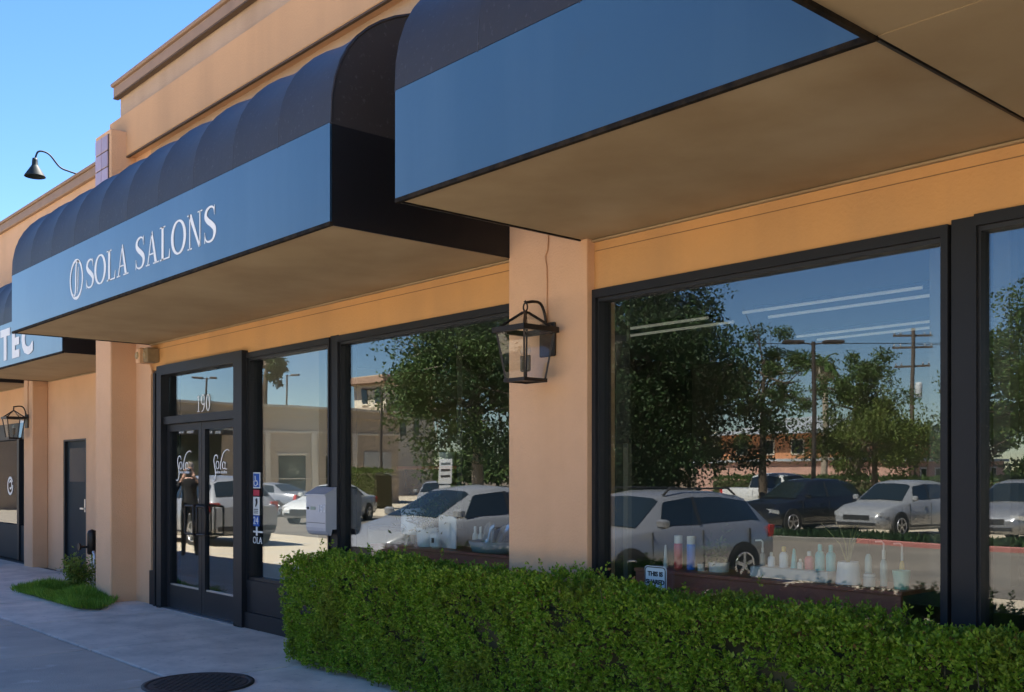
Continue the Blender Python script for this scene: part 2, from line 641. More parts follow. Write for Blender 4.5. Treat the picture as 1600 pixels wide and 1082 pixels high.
# serif capitals in a unit-high box; returns advance width
def glyph(mb, ch, x, z, h, sx=1.0):
    g = MB()
    T, t = 0.135, 0.045
    if ch == 'S':
        stroke(g, [(.60, .78, .03), (.54, .93, .05), (.36, .975, .06), (.17, .90, .11), (.12, .745, .15), (.24, .61, .165),
                   (.42, .50, .17), (.59, .36, .165), (.605, .20, .13), (.50, .06, .075), (.30, .025, .055), (.13, .09, .05), (.065, .27, .03)])
        poly(g, [(.585, .99), (.615, .99), (.615, .72), (.595, .72)])
        poly(g, [(.05, .01), (.08, .01), (.075, .32), (.05, .32)])
        w = .72
    elif ch == 'O':
        pts = []
        for k in range(36):
            a = 2 * math.pi * k / 36
            pts.append((.46 + .385 * math.cos(a), .5 + .475 * math.sin(a), .05 + .10 * abs(math.cos(a)) ** 1.3))
        stroke(g, pts, 2, True)
        w = .95
    elif ch == 'L':
        poly(g, [(.14, 0), (.14 + T, 0), (.14 + T, 1), (.14, 1)])
        poly(g, [(.03, .965), (.39, .965), (.39, 1.003), (.03, 1.003)])
        poly(g, [(.03, -.003), (.66, -.003), (.66, .04), (.03, .04)])
        poly(g, [(.60, .04), (.66, .04), (.69, .27), (.665, .27)])
        w = .74
    elif ch == 'A':
        poly(g, [(.40, .94), (.475, 1.02), (.78, .02), (.63, .02)])
        poly(g, [(.13, .02), (.185, .02), (.455, .92), (.425, .98)])
        poly(g, [(.25, .30), (.60, .30), (.59, .345), (.265, .345)])
        poly(g, [(.03, -.003), (.29, -.003), (.29, .035), (.03, .035)])
        poly(g, [(.53, -.003), (.90, -.003), (.90, .035), (.53, .035)])
        w = .93
    elif ch == 'N':
        poly(g, [(.15, 0), (.20, 0), (.20, .98), (.15, .98)])
        poly(g, [(.74, 0), (.79, 0), (.79, 1), (.74, 1)])
        poly(g, [(.10, 1.0), (.27, 1.0), (.79, .0), (.70, -.01)])
        poly(g, [(.03, .965), (.20, .965), (.20, 1.003), (.03, 1.003)])
        poly(g, [(.05, -.003), (.30, -.003), (.30, .035), (.05, .035)])
        poly(g, [(.64, .965), (.90, .965), (.90, 1.003), (.64, 1.003)])
        w = .96
    elif ch == '1':
        poly(g, [(.22, 0), (.31, 0), (.31, 1), (.24, .96)])
        poly(g, [(.08, .84), (.24, .96), (.31, 1), (.24, .90), (.10, .80)])
        poly(g, [(.10, -.003), (.43, -.003), (.43, .04), (.10, .04)])
        w = .5
    elif ch == '0':
        pts = []
        for k in range(28):
            a = 2 * math.pi * k / 28
            pts.append((.29 + .205 * math.cos(a), .5 + .475 * math.sin(a), .045 + .06 * abs(math.cos(a))))
        stroke(g, pts, 2, True)
        w = .58
    elif ch == '9':
        pts = []
        for k in range(24):
            a = 2 * math.pi * k / 24
            pts.append((.28 + .185 * math.cos(a), .69 + .28 * math.sin(a), .045 + .055 * abs(math.cos(a))))
        stroke(g, pts, 2, True)
        stroke(g, [(.47, .68, .09), (.46, .45, .10), (.38, .18, .075), (.22, .04, .05), (.08, .015, .04)])
        w = .56
    xform(g, x, 0, z, h, h * sx)
    mb.add(g.v, g.f)
    return w * h * sx


# ================================================================== GROUND
g = MB()
g.add([(-900, -900, -0.42), (900, -900, -0.42), (900, 900, -0.42), (-900, 900, -0.42)], [(0, 1, 2, 3)])
tag(g.build('ground', SOIL), kind='structure')

# parking lot: falls gently away from the kerb, then level
g = MB()
ys = [(-3.62, -0.14), (-5.0, -0.17), (-8, -0.25), (-12, -0.33), (-60, -0.36)]
xs = [-72, -40, -20, -10, 0, 12, 40]
g.grid([[(x, y, z) for x in xs] for y, z in ys], smooth=False)
lot = tag(g.build('parking_lot', ASPH), kind='structure')


def lot_z(y):
    for (y0, z0), (y1, z1) in zip(ys, ys[1:]):
        if y1 <= y <= y0:
            return z0 + (z1 - z0) * (y - y0) / (y1 - y0)
    return -0.36


AISLE = mat('tree_shade_asphalt', (0.17, 0.145, 0.115), 0.9, noise=(0.5, 0.8), col2=(0.10, 0.088, 0.072), bump=(120, 0.5), spots=(1.3, 0.5, (0.23, 0.20, 0.165)))  # darker strip laid on the lot, tree shade put into its colour
g = MB()
g.grid([[(x, y, lot_z(y) + .006) for x in (-72, -40, -20, -10, 0, 12, 40)] for y in (-10.4, -12.0, -16, -20.2)], smooth=False)
tag(g.build('darkened_aisle', AISLE), kind='structure')
PAINT = mat('stall_paint', (0.62, 0.60, 0.55), 0.8, noise=(4, 0.5))
for i, x in enumerate(np.arange(-26.0, 8.0, 2.75)):
    g = MB()
    yy = [-4.6, -6.0, -8, -9.7]
    g.grid([[(x - .05, y, lot_z(y) + .005), (x + .05, y, lot_z(y) + .005)] for y in yy], False)
    g.build('stall_line', PAINT, lot)

# sidewalk: slabs with open joints over a dirt bed
g = MB()
g.box(-34, 10, -3.44, 0.9, -0.30, -0.03)
walk = tag(g.build('sidewalk', JOINT), kind='structure')
joints_x = [9.8, 7.9, 6.0, 4.1, 2.2, 0.3, -1.6, -3.5, -5.45, -7.35, -9.2, -11.2, -13.15, -15.1, -17.1, -19.1, -21.1, -23.1, -25.1, -28, -31, -34]
for j, (y0, y1, m) in enumerate([(-1.6, 0.6, CONC), (-3.44, -1.6, CONCD)]):
    for a, b in zip(joints_x[1:], joints_x[:-1]):
        s = MB()
        w = 0.012
        dz = random.uniform(-.002, .002)
        s.bbox(a + w, b - w, y0 + w, y1 - w, -0.028, dz, 0.007)
        s.build('slab', m, walk)
# kerb
for k in range(15):
    s = MB()
    x0 = -34 + k * 3
    s.bbox(x0 + .004, x0 + 2.996, -3.62, -3.446, -0.30, 0.0, 0.02)
    s.build('kerb_stone', KERB, walk)

# manhole cover set in the walk
mx, my = -7.17, -1.52
mh = thing('manhole_cover', 'round dark cast iron manhole cover set in the sidewalk', 'manhole cover', (mx, my, 0))
s = MB()
s.lathe([(0.40, -0.02), (0.40, 0.010), (0.365, 0.012), (0.36, 0.006)], 40)
s.build('rim', IRON, mh)
s = MB()
s.lathe([(0.352, -0.02), (0.352, 0.009), (0.34, 0.011), (0.0, 0.011)], 40, smooth=False)
s.build('lid', IRON, mh)
s = MB()
for i in range(-9, 10):
    for j in range(-9, 10):
        x, y = i * .034, j * .034
        if x * x + y * y < .31 ** 2 and (i + j) % 2 == 0:
            s.box(x - .011, x + .011, y - .011, y + .011, .010, .0155)
tag(s.build('tread_studs', IRON, mh), kind='stuff')

# planting bed with lawn beside the pilaster
BED = [(-14.4, -0.74), (-12.0, -0.74), (-11.75, -0.60), (-12.30, -0.26), (-14.4, -0.05)]
s = MB()
s.prism(BED, 'z', 0.004, 0.012)
bed = tag(s.build('grass_bed', SOIL), kind='structure')


def in_poly(x, y, P):
    r = np.zeros(len(x), bool)
    n = len(P)
    for i in range(n):
        x0, y0 = P[i]
        x1, y1 = P[(i + 1) % n]
        c = ((y0 > y) != (y1 > y)) & (x < (x1 - x0) * (y - y0) / (y1 - y0 + 1e-12) + x0)
        r ^= c
    return r


gx = rng.uniform(-14.42, -11.7, 26000)
gy = rng.uniform(-0.78, -0.02, 26000)
k = in_poly(gx, gy, BED)
gx, gy = gx[k], gy[k]
gx = gx + rng.normal(0, .035, len(gx))
gy = gy + rng.normal(0, .035, len(gx))
hgt = 0.045 + 0.13 * (0.5 + 0.5 * np.sin(gx * 5.1 + 1.0) * np.cos(gy * 7)) * rng.uniform(.5, 1.4, len(gx))
base = np.stack([gx, gy, np.full(len(gx), 0.008)], 1)
dr = np.stack([rng.normal(0, .5, len(gx)), rng.normal(0, .5, len(gx)) - .1, np.ones(len(gx))], 1)
v, f = leaves_mesh(base, dr, hgt, np.full(len(gx), .009))
tag(np_mesh('grass', v, f, GRASSM), 'patch of bright green grass at the foot of the pilaster', 'grass', kind='stuff')

# ================================================================== SALON BUILDING
B = thing('salon_building', 'peach and ochre stucco shop building with dark storefront windows and doors', 'building', (0, 0, 0))


def part(name, m, *boxes, parent=B, bevel=0.0):
    s = MB()
    for b in boxes:
        if bevel:
            s.bbox(*b, bevel)
        else:
            s.box(*b)
    return s.build(name, m, parent)


XL, XR = -12.95, 9.0
WY = 0.07                      # bay wall plane
BACK = 12.0
# side / back / roof volume keeps the interior dark
part('rear_wall', TAN, (XL, XR, BACK, BACK + .2, -.03, 6.2))
part('side_wall', TAN, (XL, XL + .2, .77, BACK, -.03, 6.2))
part('side_wall', TAN, (XR - .2, XR, .3, BACK, -.03, 6.2))
part('roof', CAPM, (XL + .2, XR - .2, .3, BACK, 5.85, 6.0))
# front stucco
part('column', PEACH, (-5.44, -4.67, 0.0, 0.27, -.03, 5.4), bevel=.004)
part('wall_end', PEACH, (-12.40, -11.95, WY, .30, -.03, 5.4))
part('header_wall', OCHRE, (-11.95, -5.44, WY, .27, 2.767, 4.3))
part('header_wall', OCHRE, (-4.67, XR, WY, .27, 2.753, 4.3))
part('upper_bay_wall', PEACHW, (-11.95, -5.44, WY, .27, 4.3, 5.4))
part('upper_bay_wall', PEACHW, (-4.67, XR, WY, .27, 4.3, 5.4))
part('band', BANDP, (-12.95, XR, -.05, .30, 5.4, 5.93), bevel=.012)
part('drip_edge', CAPD, (-12.40, XR, -.052, -.02, 5.380, 5.398))
part('drip_edge', CAPD, (-12.95, XR, -.004, .06, 6.250, 6.268))
part('upper_wall', PEACHW, (-12.90, XR, WY, .30, 5.93, 6.27))
part('parapet_cap', CAPM, (-12.96, XR, -.0, .36, 6.27, 6.40), bevel=.01)
part('cap_flashing', CAPM, (-12.98, XR, -.03, .38, 6.40, 6.445), bevel=.008)
# control joint lines in the header stucco (shallow beads)
for x0, x1 in ((-11.9, -5.45), (-4.66, 8.9)):
    part('stucco_joint', mat('joint_brown', (0.25, 0.14, 0.06), .9), (x0, x1, WY - .0025, WY + .01, 3.005, 3.010))

# pilaster with the tile panel near its top
pil = part('pilaster', PEACH, (-12.90, -12.40, -.24, .30, -.03, 5.70), bevel=.012)
TILE = mat('mauve_tile', (0.40, 0.29, 0.36), 0.35, objrand=.12, noise=(8, .2))
part('tile_backing', JOINT, (-12.86, -12.44, -.246, -.241, 5.04, 5.64), parent=pil)
for i in range(2):
    for j in range(3):
        s = MB()
        x0 = -12.855 + i * .208
        z0 = 5.05 + j * .196
        s.bbox(x0 + .006, x0 + .202, -.262, -.246, z0 + .005, z0 + .190, .006)
        s.build('tile', TILE, pil)

# ---- storefront: frames, panes, doors
FY0, FY1, GY = 0.045, 0.20, 0.12


def window_unit(name, x0, x1, z0, z1, jamb=.035, head=.10, sill=.08, gm=GLASS, fy0=FY0, jl=None, stp=.012):
    jl = jamb if jl is None else jl
    w = bpy.data.objects.new(name, None)
    COL.objects.link(w)
    w.parent = B
    fr = MB()
    fr.box(x0, x0 + jl, fy0, FY1, z0, z1)
    fr.box(x1 - jamb, x1, fy0, FY1, z0, z1)
    fr.box(x0 + jl, x1 - jamb, fy0, FY1 - .002, z1 - head * .55, z1)
    fr.box(x0 + jl, x1 - jamb, fy0 + .001, FY1 - .001, z0, z0 + sill)
    fr.build('frame', FRAME, w)
    st = MB()                       # inner glazing stops, darker
    a, b = x0 + jl, x1 - jamb
    st.box(a, a + stp, GY - .05, GY + .035, z0 + sill, z1 - head * .55)
    st.box(b - stp, b, GY - .05, GY + .035, z0 + sill, z1 - head * .55)
    st.box(a + stp, b - stp, GY - .05, GY + .04, z1 - head * .78, z1 - head * .55)
    st.box(a + stp, b - stp, GY - .05, GY + .04, z0 + sill, z0 + sill + .03)
    st.build('glazing_stop', FRAMEB, w)
    pn = MB()
    pn.box(a + stp * .5, b - stp * .5, GY - .004, GY + .004, z0 + sill + .02, z1 - head * .68)
    pn.build('pane', gm, w)
    return w


ZS = 0.40
window_unit('window', -4.67, -2.297, ZS, 2.752, jl=.03)
window_unit('window', -2.17, 0.6, ZS, 2.775, jl=.01)
window_unit('window', 0.75, 3.6, ZS, 2.80)
part('mullion_post', FRAME, (-2.285, -2.171, .06, .26, -.02, 2.77))
part('mullion_gap', FRAMEB, (-2.296, -2.286, .10, .26, -.02, 2.74))
part('mullion_post', FRAME, (0.605, .745, .075, .26, -.02, 2.785))
part('bay_infill', OCHRE, (3.6, XR, WY, .3, -.03, 2.75))
part('knee_wall', OCHRE, (-4.67, -2.297, WY, .25, -.03, ZS))
part('knee_wall', OCHRE, (-2.17, .6, WY, .25, -.03, ZS))
part('knee_wall', OCHRE, (.75, 3.6, WY, .25, -.03, ZS))
# left bay
window_unit('window', -7.79, -5.44, ZS, 2.765, jl=.012)
window_unit('side_light', -9.495, -7.922, ZS, 2.765, jamb=.02, jl=.012)
part('mullion_post', FRAME, (-7.92, -7.792, .060, .26, -.02, 2.775))
part('kick_panel', FRAME, (-9.495, -7.922, .055, .24, .16, ZS))
part('kick_base', FRAME, (-9.495, -7.922, .03, .24, -.03, .158))
part('knee_wall', OCHRE, (-7.79, -5.44, WY, .25, -.03, ZS))

# door frame (proud of the side light)
DX0, DX1, DM = -11.49, -9.69, -10.57
df = bpy.data.objects.new('door_frame', None)
COL.objects.link(df)
df.parent = B
s = MB()
s.box(DX0 - .13, DX0 - .005, .0, .24, -.03, 2.79)
s.box(DX1 + .005, DX1 + .19, .0, .24, -.03, 2.79)
s.box(DX0 - .005, DX1 + .005, .0, .238, 2.68, 2.79)
s.box(DX0 - .005, DX1 + .005, .03, .236, 2.115, 2.20)
s.build('jambs', FRAME, df)
s = MB()
s.box(DX0 - .28, DX0 - .225, .02, .24, -.03, 2.72)
s.box(DX0 - .20, DX0 - .135, .035, .24, -.03, 2.74)
s.box(DX0 - .46, DX0 - .285, .05, .24, -.03, .40)
s.build('side_trim', FRAME, df)
s = MB()
s.box(DX0 - .455, DX0 - .13, .10, .236, -.03, 2.765)
s.build('trim_backing', FRAMEB, df)
s = MB()
s.box(DX0, DX1, .095, .103, 2.205, 2.675)
tp = s.build('transom_pane', GLASSD, df)
s = MB()
xx = -10.74
for ch in '190':
    xx += glyph(s, ch, xx, 2.225, .185, 1.05) + .012
xform(s, 0, .088, 0)
s.build('number_lettering', WHITE, tp)


def script_logo(mb, x, z, sc):
    """handwritten long-S logo from a tall hooked S, round o, swung l and an a"""
    def q(p):
        return [((a - 84) / 165 * sc * 1.55 + x, (355 - b) / 165 * sc + z, w / 165 * sc) for a, b, w in p]
    stroke(mb, q([(129, 236, 4), (126, 222, 5), (117, 216, 6), (106, 223, 7), (100, 244, 8), (105, 272, 9), (111, 298, 9), (111, 325, 8),
                  (103, 345, 6), (92, 351, 4), (86, 344, 3)]))
    stroke(mb, q([(127 + 11 * math.cos(a), 268 + 20 * math.sin(a), 3 + 4 * abs(math.cos(a))) for a in np.linspace(0, 2 * math.pi, 16, endpoint=False)]), 3, True)
    stroke(mb, q([(152, 291, 4), (148, 284, 7), (150, 262, 8), (158, 232, 7), (170, 207, 6), (186, 194, 5), (203, 191, 4), (213, 199, 3)]))
    stroke(mb, q([(173 + 10 * math.cos(a), 270 + 18 * math.sin(a), 3 + 4 * abs(math.cos(a))) for a in np.linspace(0, 2 * math.pi, 16, endpoint=False)]), 3, True)
    stroke(mb, q([(186, 252, 5), (182, 272, 7), (183, 284, 6), (190, 290, 3), (198, 286, 2)]))


def door(x0, x1, hinge_left):
    d = bpy.data.objects.new('door', None)
    COL.objects.link(d)
    d.parent = B
    y0, y1 = .07, .125
    st = .075
    s = MB()
    s.box(x0, x0 + st, y0, y1, .015, 2.11)
    s.box(x1 - st, x1, y0, y1, .015, 2.11)
    s.box(x0 + st, x1 - st, y0 + .001, y1 - .001, 2.03, 2.11)
    s.box(x0 + st, x1 - st, y0 + .001, y1 - .001, .015, .27)
    s.build('leaf_frame', FRAME, d)
    s = MB()
    s.box(x0 + st, x1 - st, y0 + .012, y0 + .030, .272, .290)
    s.build('glazing_bead', STEEL, d)
    s = MB()
    s.box(x0 + st - .005, x1 - st + .005, .096, .103, .268, 2.035)
    pane = s.build('pane', GLASSD, d)
    s = MB()
    script_logo(s, x0 + st + .13, 1.46, .34)
    xform(s, 0, .088, 0)
    t = text_mesh('salon studios', .05)
    xform(t, x0 + st + .36, .088, 1.565)
    s.add(t.v, t.f)
    s.build('logo_lettering', WHITE, pane)
    hx = x1 - .04 if hinge_left else x0 + .04
    sgn = -1 if hinge_left else 1
    s = MB()
    pts = [(hx, .07, 1.20), (hx, .005, 1.20), (hx, -.005, 1.19), (hx + sgn * .0, -.005, .90), (hx, .005, .885), (hx, .07, .885)]
    s.tube(pts, .013, 8)
    hx2 = hx + sgn * .20
    s.tube([(hx, -.004, 1.195), (hx2, -.004, 1.195), (hx2 + sgn * .012, -.004, 1.18), (hx2 + sgn * .012, -.004, .905), (hx2, -.004, .89), (hx, -.004, .89)], .012, 8)
    s.build('pull_handle', BRONZE, d)
    return d


door(DX0, DM - .004, True)
door(DM + .004, DX1, False)
part('threshold', STEEL, (DX0 - .1, DX1 + .1, .0, .24, -.03, .012), parent=df)

# interior shell
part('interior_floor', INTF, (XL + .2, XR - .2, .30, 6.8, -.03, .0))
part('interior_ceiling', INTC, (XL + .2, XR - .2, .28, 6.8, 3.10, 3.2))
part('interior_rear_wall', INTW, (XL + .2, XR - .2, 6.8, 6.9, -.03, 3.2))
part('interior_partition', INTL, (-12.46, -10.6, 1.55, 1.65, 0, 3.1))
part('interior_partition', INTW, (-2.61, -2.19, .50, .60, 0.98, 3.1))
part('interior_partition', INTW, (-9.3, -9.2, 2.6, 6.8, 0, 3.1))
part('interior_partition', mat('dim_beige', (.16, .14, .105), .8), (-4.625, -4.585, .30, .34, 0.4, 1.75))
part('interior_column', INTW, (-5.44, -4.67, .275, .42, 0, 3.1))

# ================================================================== AWNINGS
def dome_profile(t, D, H):
    """t 0 front .. 1 wall; returns (depth from front, rise)"""
    a = t * math.pi / 2
    u = math.cos(a) ** (2 / 2.5)
    w = math.sin(a) ** (2 / 2.5)
    return (1 - u) * D, w * H


def awning(label, x0, x1, depth, ywall, npan, z0=3.07, zv=3.70, rise=.97, rails=True, seam=True, letter=None, extra_soffit=None):
    yf = ywall - depth
    A = thing('awning', label, 'awning', (x0, ywall, z0))
    L = (x0, ywall, z0)

    def mk(s, name, m, parent=A):
        return at(L, s).build(name, m, parent)
    s = MB()
    # slightly uneven cloth front, real thickness
    nx = max(8, int((x1 - x0) / .16))
    P, Q = [], []
    for j in range(7):
        z = z0 + .0245 + (zv - z0 - .0245) * j / 6
        row, back = [], []
        for i in range(nx + 1):
            x = x0 + (x1 - x0) * i / nx
            wob = .0014 * math.sin(x * 3.1 + j * .4) + .001 * math.sin(x * 7.7 - j * .9)
            edge = min(1, 4 * min(i, nx - i) / nx) * math.sin(math.pi * j / 6)
            row.append((x, yf + abs(wob) * edge, z))
            back.append((x, yf + .012, z))
        P.append(row)
        Q.append(back)
    s.grid(P)
    s.grid([r[::-1] for r in Q])
    mk(s, 'valance', VINYLB)
    s = MB()
    s.box(x0, x1, yf - .003, yf + .022, z0, z0 + .024)
    mk(s, 'bottom_rail', RAIL)
    pw = (x1 - x0) / npan
    for k in range(npan):
        a, b = x0 + k * pw, x0 + (k + 1) * pw
        P = []
        for i in range(15):
            t = i / 14
            row = []
            for j in range(9):
                q = j / 8
                sag = .030 * math.sin(math.pi * q) ** .8 * math.sin(math.pi * min(1, t * 1.15))
                dy, dz = dome_profile(t, depth, rise)
                row.append((a + (b - a) * q, yf + dy + sag * .75 * math.cos(t * math.pi / 2), zv + .003 + dz - sag * math.sin(t * math.pi / 2)))
            P.append(row)
        s = MB()
        s.grid(P)
        mk(s, 'dome_panel', VINYLK)
    for k in range(npan + 1):
        x = x0 + k * pw
        s = MB()
        pts = []
        for i in range(15):
            dy, dz = dome_profile(i / 14, depth, rise)
            pts.append((x, yf + dy + .006, zv + dz - .006))
        s.tube(pts, .008, 5)
        mk(s, 'rib', VINYLK)
    for x, sg in ((x0, -1), (x1, 1)):
        s = MB()
        prof = []
        for i in range(15):
            dy, dz = dome_profile(i / 14, depth, rise)
            prof.append((yf + .012 + dy * .99, zv + dz - .012))
        prof += [(ywall, zv)]
        q = x - sg * .014
        s.prism([(p[0], p[1]) for p in prof], 'x', min(q, x - sg * .002), max(q, x - sg * .002))
        mk(s, 'end_gable', VINYLK)
        s = MB()
        s.box(min(q, x - sg * .001), max(q, x - sg * .001), yf + .013, ywall, z0 + .004, zv - .003)
        mk(s, 'end_panel', VINYLKK)
    # soffit panels
    ns = max(1, round((x1 - x0) / 2.8)) if seam else 1
    sw = (x1 - x0 - .04) / ns
    for k in range(ns):
        s = MB()
        xa, xb = x0 + .02 + k * sw, x0 + .02 + (k + 1) * sw
        P = [[(xa + .002 + (xb - xa - .004) * i / 12, yf + .024 + (ywall - yf - .026) * j / 8,
               z0 + .012 - .008 * math.sin(math.pi * i / 12) * math.sin(math.pi * j / 8)) for i in range(13)] for j in range(9)]
        s.grid([r[::-1] for r in P])
        s.grid([[(x, y, z0 + .03) for x, y, z in r] for r in P])
        mk(s, 'soffit_panel', SOFFIT)
    s = MB()
    s.box(x0 + .02, x1 - .02, ywall - .03, ywall - .002, z0 - .006, z0 + .006)
    mk(s, 'wall_trim', SOFFIT)
    return A, L, mk, yf


A1, L1, mk1, yf1 = awning('blue and black domed awning lettered SOLA SALONS above the double doors', -11.95, -5.43, 1.54, 0.07, 10)
# emblem and lettering on the valance
s = MB()
cx, cz = -9.92, 3.375
stroke(s, [(cx + .165 * math.cos(a), cz + .178 * math.sin(a), .027) for a in np.linspace(0, 2 * math.pi, 40, endpoint=False)], 1, True)
stroke(s, [(cx + .075, cz + .15, .02), (cx + .03, cz + .165, .02), (cx - .005, cz + .125, .028), (cx - .015, cz, .032), (cx - .02, cz - .10, .028),
           (cx - .05, cz - .15, .022), (cx - .085, cz - .135, .014)])
stroke(s, [(cx + .055, cz + .11, .012), (cx + .045, cz + .0, .016), (cx + .045, cz - .06, .014), (cx + .02, cz - .135, .01)])
xform(s, 0, yf1 - .0016, 0)
mk1(s, 'emblem', WHITE)
for word, x, wx in (('SOLA', -9.67, 1.16), ('SALONS', -8.50, 1.13)):
    for ch in word:
        s = MB()
        x += glyph(s, ch, x, 3.245, .265, wx) + .004
        xform(s, 0, yf1 - .0016, 0)
        mk1(s, 'letter', WHITE)

awning('blue and black domed awning over the big right-hand window, no lettering', -4.74, -1.835, 1.54, 0.07, 4)

# deep flat canopy to the right of it
CN = thing('canopy', 'deep flat tan canopy at the upper right, seen from below', 'canopy', (-1.88, 0.07, 3.07))


def mkc(s, name, m):
    return at((-1.88, .07, 3.07), s).build(name, m, CN)


for i, (y0, y1) in enumerate(((-1.465, .065), (-3.3, -1.475))):
    for j, (x0, x1) in enumerate(((-1.829, .9), (.91, 3.8))):
        s = MB()
        s.box(x0, x1, y0, y1, 3.078, 3.10)
        mkc(s, 'soffit_panel', SOFFIT)
s = MB()
s.box(-1.852, -1.831, -3.3, -1.475, 3.06, 3.60)
mkc(s, 'side_rail', RAIL)
s = MB()
s.box(-1.84, 3.8, -3.34, -3.302, 3.055, 3.70)
mkc(s, 'fascia', VINYLK)
s = MB()
s.box(-1.825, 3.8, -3.30, .06, 3.66, 3.70)
mkc(s, 'deck', VINYLK)

# ================================================================== NEIGHBOUR BUILDING (left, set back)
NW = .75
NB = thing('neighbour_building', 'set-back peach stucco building with dark side door at far left', 'building', (-16, NW, 0))


def npart(name, m, *boxes, parent=NB, bevel=0.0):
    s = MB()
    for b in boxes:
        (s.bbox(*b, bevel) if bevel else s.box(*b))
    return at((-16, NW, 0), s).build(name, m, parent)


npart('wall', PEACH, (-16.10, -12.96, NW, NW + .3, -.03, 6.0))
npart('wall', PEACH, (-18.3, -17.15, NW, NW + .3, -.03, 6.0))
npart('wall', PEACH, (-17.15, -16.10, NW, NW + .3, 2.09, 6.0))
npart('wall', PEACH, (-34, -18.3, NW, NW + .3, 2.45, 6.0))
npart('wall', PEACH, (-34, -23.0, NW, NW + .3, -.03, 2.45))
npart('column', PEACH, (-18.35, -17.9, .50, NW, -.03, 5.2), bevel=.012)
npart('rear_block', TAN, (-34, -12.96, NW + 2.0, 9, -.03, 5.9))
npart('roof', CAPM, (-34, -12.96, NW + .3, 9, 5.91, 5.98))
npart('parapet_cap', CAPM, (-34, -12.97, NW - .06, NW + .36, 6.0, 6.14), bevel=.01)
npart('cap_flashing', CAPM, (-34, -12.97, NW - .09, NW + .38, 6.14, 6.185), bevel=.008)
# steel side door with a small high window
nd = bpy.data.objects.new('door', None)
COL.objects.link(nd)
nd.parent = NB
npart('door_leaf', DARKTEAL, (-17.10, -16.15, NW + .05, NW + .10, 0.0, 2.06), parent=nd)
npart('door_surround', FRAMEB, (-17.15, -17.10, NW + .005, NW + .15, 0, 2.09), (-16.15, -16.10, NW + .005, NW + .15, 0, 2.09), (-17.10, -16.15, NW + .005, NW + .15, 2.062, 2.09), parent=nd)
npart('vision_panel', mat('dull_glass', (.03, .045, .06), .12, spec=.25), (-16.98, -16.27, NW + .042, NW + .049, 1.42, 1.95), parent=nd)
npart('lever_handle', STEEL, (-16.27, -16.21, NW + .03, NW + .049, .95, 1.15), (-16.40, -16.24, NW + .005, NW + .03, .99, 1.015), parent=nd)
npart('sill_plate', STEEL, (-17.1, -16.0, NW - .12, NW + .04, -.02, .02), parent=nd)
# far storefront
nw = bpy.data.objects.new('storefront_window', None)
COL.objects.link(nw)
nw.parent = NB
npart('frame', FRAME, (-18.42, -18.30, NW + .0, NW + .2, 0, 2.45), (-19.5, -18.42, NW + .0, NW + .2, 2.16, 2.45), (-19.62, -19.5, NW, NW + .2, 0, 2.45),
      (-23, -19.62, NW, NW + .2, 2.16, 2.45), (-23, -22.9, NW, NW + .2, 0, 2.16), parent=nw)
npart('kick_panel', DARKTEAL, (-19.5, -18.42, NW + .03, NW + .2, 0, .62), (-22.9, -19.62, NW + .03, NW + .2, 0, .62), parent=nw)
npart('pane', DIMGL, (-19.5, -18.42, NW + .10, NW + .108, .62, 2.16), parent=nw)
npart('pane', DIMGL, (-22.9, -19.62, NW + .10, NW + .108, .62, 2.16), parent=nw)
npart('inner_wall', mat('maroon_blind', (.10, .05, .04), .8), (-23, -18.3, NW + .35, NW + .40, 0, 2.5), parent=nw)
s = MB()
cx, cz = -20.35, 1.32
stroke(s, [(cx + .15 * math.cos(a), cz + .15 * math.sin(a), .045) for a in np.linspace(.5, 2 * math.pi + .1, 24)], 2)
stroke(s, [(cx + .02 + .07 * math.cos(a), cz + .02 + .07 * math.sin(a), .035) for a in np.linspace(-2.2, 2.6, 14)], 2)
xform(s, 0, NW + .09, 0)
at((-16, NW, 0), s).build('swirl_decal', WHITE, nw)

A2, L2, mk2, yf2 = awning('blue awning with white letters TEC on the neighbouring building', -17.85, -13.42, 1.22, NW, 7)
for ch, x in (('T', -15.85), ('E', -15.36), ('C', -14.83)):
    t = text_mesh(ch, .58, bold=.028)
    xform(t, x, yf2 - .004, 3.375, 1.0, 1.2)
    mk2(t, 'letter', WHITE)
awning('blue and black awning farthest left beyond the TEC awning', -26, -18.45, 1.22, NW, 10)

